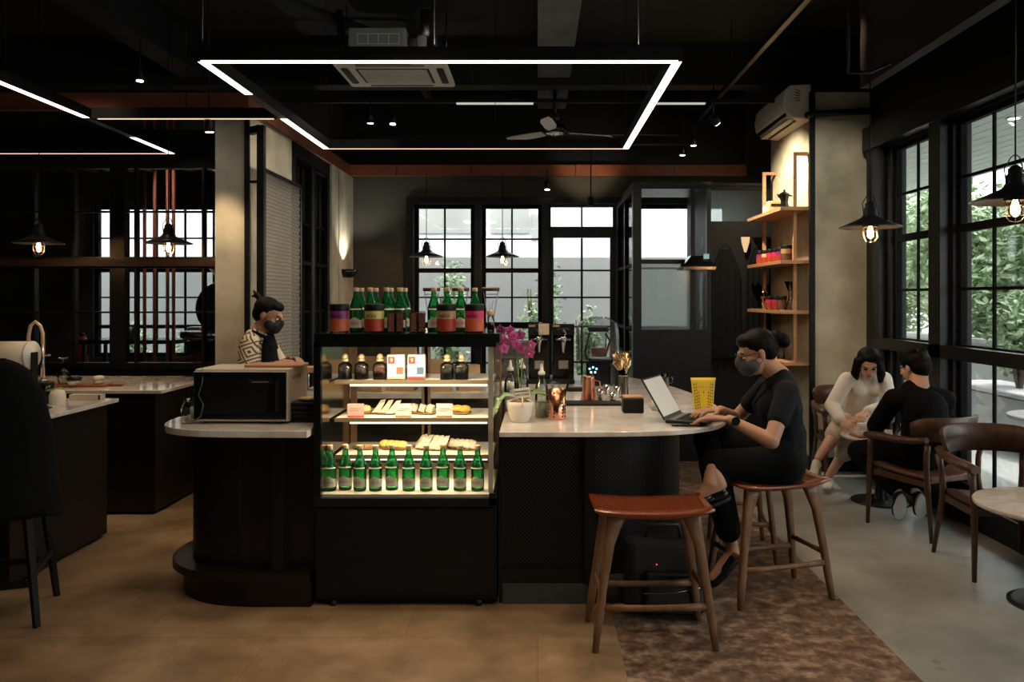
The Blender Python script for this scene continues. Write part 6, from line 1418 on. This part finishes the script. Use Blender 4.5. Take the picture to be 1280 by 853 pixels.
for l in (-1, 1): m_.tube([f.h(.098, l * .031 + .024 * math.cos(a), .002 + .019 * math.sin(a)) for a in (2 * PI * k / 18 for k in range(18))], .0018, 5, closed=True); m_.tube([f.h(.098, l * .055, .006), f.h(.04, l * .076, .010), f.h(-.02, l * .082, .006)], .0018, 5)
m_.tube([f.h(.100, -.008, .006), f.h(.104, 0, .008), f.h(.100, .008, .006)], .0018, 5); m_.build('glasses', 'black_metal', f.t)
m_ = f.mb(); m_.tube([C7 + V3(.035, 0, .02), V3(1.235, 4.115, 1.125), V3(1.175, 4.105, 1.06), V3(1.120, 4.14, .98)], .004, 6); m_.tube([C7 + V3(.035, 0, .02), V3(1.235, 4.225, 1.125), V3(1.175, 4.235, 1.06), V3(1.120, 4.20, .98)], .004, 6); m_.build('lanyard', 'cloth_black', f.t)
d = (wrL - elL).normalized(); wc = wrL - d * .028; u = d.cross(V3(0, 1, 0)).normalized(); v = d.cross(u)
m_ = f.mb(); m_.tube([wc + (u * math.cos(a) + v * math.sin(a)) * .0285 for a in (2 * PI * k / 20 for k in range(20))], .006, 6, closed=True, side=d, flat=.4); w_ = m_.build('watch_strap', 'steel_dark', f.t)
o_ = V3(0, -1, .25).normalized(); m_ = f.mb(); m_.tube([wc + o_ * .026, wc + o_ * .038], .021, 20); m_.build('watch_face', 'black_gloss', w_)

# --- worker behind the counter --------------------------------------------------------
f = Fig('worker in cream patterned shirt, black apron and black face mask behind the microwave', (-1.91, 5.50, 0), 'skin_warm')
f.frame((-1.848, 5.50, 1.405), (1, -.10, -.34)); C7 = V3(-1.935, 5.50, 1.285); f.head(C7, .046); b = f.b
shR, shL = V3(-1.93, 5.345, 1.215), V3(-1.93, 5.655, 1.215); elR, wrR, tpR = V3(-1.905, 5.275, 1.035), V3(-1.735, 5.36, 1.085), V3(-1.605, 5.42, 1.095); elL, wrL, tpL = V3(-1.86, 5.74, 1.04), V3(-1.72, 5.57, 1.10), V3(-1.605, 5.50, 1.105)
b.limb(C7 - V3(0, 0, .06), (-1.92, 5.5, 1.08), .095, .11, side=ax, flat=.62); b.limb((-1.92, 5.5, 1.08), (-1.91, 5.5, .90), .11, .115, side=ax, flat=.65)
for sh, el, wr in ((shL, elL, wrL), (shR, elR, wrR)): b.limb(sh, el, .043, .036); b.limb(el, wr, .037, .023)
f.hand(wrR, tpR, (0, -.5, 1), .8, thumb=-1); f.hand(wrL, tpL, (0, .5, 1), .8, thumb=1)
for sg in (-1, 1): f.limbs(b, ((-1.91, 5.5 + sg * .085, .82), (-1.90, 5.5 + sg * .09, .44), (-1.93, 5.5 + sg * .09, .08)), (.078, .052, .035)); b.limb((-1.93, 5.5 + sg * .09, .06), (-1.80, 5.5 + sg * .09, .035), .034, .025)
f.finish()
m_ = f.mb(); m_.limb(C7 - V3(0, 0, .075), (-1.925, 5.5, 1.10), .12, .140, side=ax, flat=.72); m_.limb((-1.925, 5.5, 1.10), (-1.92, 5.5, .86), .14, .150, side=ax, flat=.74); m_.limb(C7 - V3(0, 0, .035), (-1.93, 5.5, 1.18), .062, .10, side=ax, flat=.8)
for sh, el in ((shL, elL), (shR, elR)): m_.limb(C7 + (sh - C7) * .45 - V3(0, 0, .03), sh, .055, .062); m_.limb(sh, sh + (el - sh) * .86, .066, .074)
f.cloth(m_, 'shirt', 'shirt_pattern', .008, 4)
m_ = f.mb(); m_.limb((-1.91, 5.42, .80), (-1.91, 5.58, .80), .10, .10)
for sg in (-1, 1): f.limbs(m_, ((-1.91, 5.5 + sg * .085, .80), (-1.90, 5.5 + sg * .09, .44), (-1.93, 5.5 + sg * .09, .10)), (.10, .072, .06))
f.cloth(m_, 'trousers', 'cloth_black', .010, 4)
m_ = f.mb(); m_.limb((-1.845, 5.5, 1.17), (-1.84, 5.5, 1.0), .105, .135, side=ax, flat=.42); m_.limb((-1.835, 5.5, 1.0), (-1.84, 5.5, .60), .15, .16, side=ax, flat=.42); f.cloth(m_, 'apron', 'cloth_black', .008, 3)
m_ = f.mb()
for sg in (-1, 1): m_.tube([(-1.815, 5.5 + sg * .07, 1.17), (-1.85, 5.5 + sg * .085, 1.265), (-1.93, 5.5 + sg * .075, 1.30), (-2.01, 5.5 + sg * .05, 1.22), (-2.035, 5.5 - sg * .03, 1.05)], .012, 8, flat=.4)
m_.build('apron_strap', 'cloth_black', f.t)
for sg in (-1, 1): f.shoe((-1.95, 5.5 + sg * .09, .040), (-1.79, 5.5 + sg * .09, .036), (0, 0, -1), 'black', 'black', .034)
m_ = f.mb(); f.ell(m_, -.024, 0, .045, (.094, .082, .080)); f.ell(m_, -.06, 0, .0, (.055, .070, .065)); f.ell(m_, .035, 0, .075, (.05, .062, .036)); m_.limb(f.h(-.085, 0, .085), f.h(-.125, 0, .105), .018, .022); m_.limb(f.h(-.125, 0, .105), f.h(-.16, .01, .085), .018, .006); m_.limb(f.h(-.125, 0, .105), f.h(-.155, -.01, .13), .016, .005); f.cloth(m_, 'hair', 'hair', .005, 1)
m_ = f.mb(); f.ell(m_, .066, 0, -.054, (.046, .056, .056)); f.ell(m_, .098, 0, -.028, (.024, .022, .032)); m_.limb(f.h(.042, -.040, -.052), f.h(.042, .040, -.052), .038, .038); f.cloth(m_, 'face_mask', 'mask_black', .005, 2)
m_ = f.mb()
for l in (-1, 1): m_.tube([f.h(.055, l * .060, -.03), f.h(.01, l * .074, -.015), f.h(-.018, l * .080, .0), f.h(.05, l * .062, -.08)], .0018, 5)
m_.build('mask_strap', 'mask_black', f.t); f.face(False)
m_ = f.mb(); wc = wrR - (wrR - elR).normalized() * .03; d = (wrR - elR).normalized(); u = d.cross(V3(0, 1, 0)).normalized(); v = d.cross(u); m_.tube([wc + (u * math.cos(a) + v * math.sin(a)) * .027 for a in (2 * PI * k / 16 for k in range(16))], .004, 6, closed=True); m_.build('bracelet', 'black', f.t)

# --- woman in white at the far table ----------------------------------------------------
f = Fig('smiling woman with shoulder-length black hair in a white blouse, leaning over the low table', (2.62, 6.60, 0), 'skin_fair')
f.frame((2.615, 6.32, 1.005), (-.28, -.88, -.50)); C7 = V3(2.65, 6.47, .93); f.head(C7, .046); b = f.b; ax = V3(1, .05, 0)
shR, shL = V3(2.485, 6.43, .870), V3(2.795, 6.45, .870); elR, wrR, tpR = V3(2.335, 6.34, .67), V3(2.33, 6.14, .575), V3(2.385, 6.02, .555); elL, wrL, tpL = V3(2.755, 6.27, .68), V3(2.51, 6.12, .650), V3(2.40, 6.02, .615)
b.limb(C7 - V3(0, 0, .06), (2.64, 6.52, .76), .095, .105, side=ax, flat=.62); b.limb((2.64, 6.52, .76), (2.62, 6.63, .55), .105, .12, side=ax, flat=.7)
for sh, el, wr in ((shL, elL, wrL), (shR, elR, wrR)): b.limb(sh, el, .042, .035); b.limb(el, wr, .036, .023)
f.hand(wrR, tpR, (-.9, 0, .4), .7, thumb=1); f.hand(wrL, tpL, (0, -.2, 1), .6, thumb=-1)
hR, kR, aR = V3(2.55, 6.60, .50), V3(2.35, 6.24, .505), V3(2.125, 6.055, .315); hL, kL, aL = V3(2.70, 6.60, .49), V3(2.46, 6.20, .46), V3(2.325, 6.385, .105)
for h_, k_, a_ in ((hR, kR, aR), (hL, kL, aL)): f.limbs(b, (h_, k_), (.072, .052)); b.limb(k_, k_ + (a_ - k_) * .45, .050, .046); b.limb(k_ + (a_ - k_) * .4, a_, .046, .030)
f.finish()
m_ = f.mb(); m_.limb(C7 - V3(0, 0, .07), (2.64, 6.50, .76), .115, .135, side=ax, flat=.75); m_.limb((2.64, 6.50, .76), (2.625, 6.60, .56), .14, .165, side=ax, flat=.80); m_.limb(C7 - V3(0, 0, .02), (2.65, 6.48, .82), .062, .10, side=ax, flat=.8)
for sg in (-1, 1): m_.sphere((2.635 + sg * .06, 6.41, .79), (.055, .05, .058))
for sh, el, wr in ((shL, elL, wrL), (shR, elR, wrR)): m_.limb(C7 + (sh - C7) * .45 - V3(0, 0, .03), sh, .055, .060); m_.limb(sh, el, .062, .060); m_.limb(el, el + (wr - el) * .86, .058, .046)
f.cloth(m_, 'blouse', 'cloth_white', .008, 4)
m_ = f.mb(); m_.limb((2.54, 6.62, .50), (2.70, 6.62, .50), .105, .105); f.limbs(m_, (hR, kR), (.10, .078)); f.limbs(m_, (hL, kL), (.10, .078)); m_.limb(kR, kR + (aR - kR) * .22, .078, .075); m_.limb(kL, kL + (aL - kL) * .40, .078, .078); f.cloth(m_, 'culottes', 'cloth_beige', .009, 4)
f.shoe((2.115, 6.055, .262), (2.035, 5.93, .200), (.35, .2, -.9)); f.shoe((2.335, 6.41, .052), (2.255, 6.24, .045), (0, 0, -1))
m_ = f.mb(); f.ell(m_, -.024, 0, .045, (.098, .090, .084)); f.ell(m_, -.06, 0, -.03, (.062, .090, .10)); f.ell(m_, .030, .02, .078, (.052, .070, .036))
for l in (-1, 1): m_.limb(f.h(.0, l * .082, .03), f.h(.0, l * .095, -.09), .030, .034); m_.limb(f.h(.0, l * .095, -.09), f.h(.005, l * .092, -.15), .036, .022); m_.limb(f.h(.045, l * .066, .058), f.h(.02, l * .085, -.03), .020, .022)
f.cloth(m_, 'hair', 'hair', .006, 3); f.face(True, closed=True)

# --- man in black seen from behind ---------------------------------------------------------
f = Fig('man in black seen from behind, sitting opposite the woman in white', (2.56, 5.36, 0), 'skin_fair')
f.frame((2.535, 5.38, 1.055), (-.42, .88, -.22)); C7 = V3(2.535, 5.315, .935); f.head(C7, .056); b = f.b; ax = V3(.95, .3, 0)
shL, shR = V3(2.375, 5.325, .855), V3(2.715, 5.335, .850); elL, wrL, tpL = V3(2.345, 5.545, .64), V3(2.42, 5.74, .585), V3(2.49, 5.86, .535); elR, wrR, tpR = V3(2.77, 5.54, .63), V3(2.70, 5.74, .585), V3(2.64, 5.86, .535)
b.limb(C7 - V3(0, 0, .06), (2.555, 5.29, .76), .11, .125, side=ax, flat=.62); b.limb((2.555, 5.29, .76), (2.575, 5.33, .52), .125, .13, side=ax, flat=.66)
for sh, el, wr in ((shL, elL, wrL), (shR, elR, wrR)): b.limb(sh, el, .048, .040); b.limb(el, wr, .040, .027)
f.hand(wrL, tpL, (0, .2, 1), .6, thumb=1); f.hand(wrR, tpR, (0, .2, 1), .6, thumb=-1)
hL, kL, aL = V3(2.48, 5.40, .49), V3(2.32, 5.78, .42), V3(2.46, 5.475, .20); hR, kR, aR = V3(2.66, 5.40, .49), V3(2.76, 5.78, .42), V3(2.60, 5.50, .20)
for h_, k_, a_ in ((hL, kL, aL), (hR, kR, aR)): f.limbs(b, (h_, k_), (.080, .058)); f.limbs(b, (k_, a_), (.052, .036))
f.finish()
m_ = f.mb(); m_.limb(C7 - V3(0, 0, .085), (2.555, 5.28, .76), .145, .165, side=ax, flat=.68); m_.limb((2.555, 5.28, .76), (2.575, 5.32, .53), .165, .165, side=ax, flat=.72); m_.limb(C7 - V3(0, 0, .015), (2.545, 5.30, .80), .066, .12, side=ax, flat=.7)
for sh, el, wr in ((shL, elL, wrL), (shR, elR, wrR)): m_.limb(C7 + (sh - C7) * .4 - V3(0, 0, .03), sh, .062, .070); m_.limb(sh, el, .070, .062); m_.limb(el, el + (wr - el) * .9, .060, .046)
f.cloth(m_, 'jacket', 'cloth_black', .008, 4)
m_ = f.mb(); m_.limb((2.49, 5.37, .49), (2.66, 5.37, .49), .115, .115); f.limbs(m_, (hL, kL), (.105, .080)); f.limbs(m_, (hR, kR), (.105, .080)); f.limbs(m_, (kL, kL + (aL - kL) * .9), (.078, .060)); f.limbs(m_, (kR, kR + (aR - kR) * .9), (.078, .060)); f.cloth(m_, 'trousers', 'cloth_black', .010, 4)
f.shoe((2.465, 5.455, .175), (2.475, 5.505, .055), (0, -1, -.3), 'black', 'shoe_white', .040); f.shoe((2.605, 5.475, .17), (2.63, 5.525, .055), (.1, -1, -.3), 'black', 'shoe_white', .040)
m_ = f.mb(); f.ell(m_, -.020, 0, .045, (.100, .086, .086)); f.ell(m_, -.055, 0, .005, (.062, .078, .075)); f.ell(m_, .045, 0, .075, (.055, .066, .045)); 
rnd = random.Random(2)
for k in range(24): a = rnd.uniform(0, 2 * PI); p_ = (.07 * math.cos(a) - .02, .065 * math.sin(a), rnd.uniform(.06, .11)); m_.limb(f.h(*p_), f.h(p_[0] * 1.12, p_[1] * 1.12, p_[2] + .006), .018, .010, n=8)
f.cloth(m_, 'hair', 'hair', .005, 3)
m_ = f.mb()
for l in (-1, 1): m_.tube([f.h(.04, l * .068, -.06), f.h(.0, l * .082, -.02), f.h(-.01, l * .084, .01)], .0018, 5)
m_.build('mask_strap', 'cloth_white', f.t); m_ = f.mb(); f.ell(m_, .060, 0, -.085, (.030, .048, .026)); f.cloth(m_, 'face_mask', 'cloth_white', .006, 2); f.face(False)
# ---------------------------------------------------------------- camera, world
cam = bpy.data.cameras.new('camera'); co = bpy.data.objects.new('camera', cam); COL.objects.link(co)
co.location = (0, 0, CZ); co.rotation_euler = (PI / 2, 0, 0)
cam.sensor_width = 36; cam.lens = 36 * 1000 / 1280; cam.shift_x = -32 / 1280; cam.shift_y = -54.5 / 1280; cam.clip_start = .05
SC.camera = co
w = bpy.data.worlds.new('world'); SC.world = w; w.use_nodes = True
nt = w.node_tree; bg = nt.nodes['Background']
tc = nt.nodes.new('ShaderNodeTexCoord'); sp = nt.nodes.new('ShaderNodeSeparateXYZ'); nt.links.new(tc.outputs['Generated'], sp.inputs[0])
r = nt.nodes.new('ShaderNodeValToRGB'); e = r.color_ramp.elements; e[0].position = .45; e[0].color = (.75, .76, .76, 1); e[1].position = 1.; e[1].color = (1., 1., 1., 1)
nt.links.new(sp.outputs[2], r.inputs['Fac']); nt.links.new(r.outputs['Color'], bg.inputs['Color']); bg.inputs['Strength'].default_value = WORLD
SC.view_settings.view_transform = 'Standard'; SC.view_settings.look = 'None'; SC.view_settings.exposure = EXPO; SC.view_settings.gamma = 1; SC.view_settings.use_curve_mapping = False
c = SC.cycles; c.max_bounces = 8; c.transparent_max_bounces = 32; c.diffuse_bounces = 4; c.glossy_bounces = 4; c.transmission_bounces = 6; c.caustics_reflective = False; c.caustics_refractive = False
c.sample_clamp_indirect = 4.; c.use_denoising = True
light('SUN', (9, 8, 9), 2.6, (1, .97, .92), .06, target=(5.5, 9.0, 0))
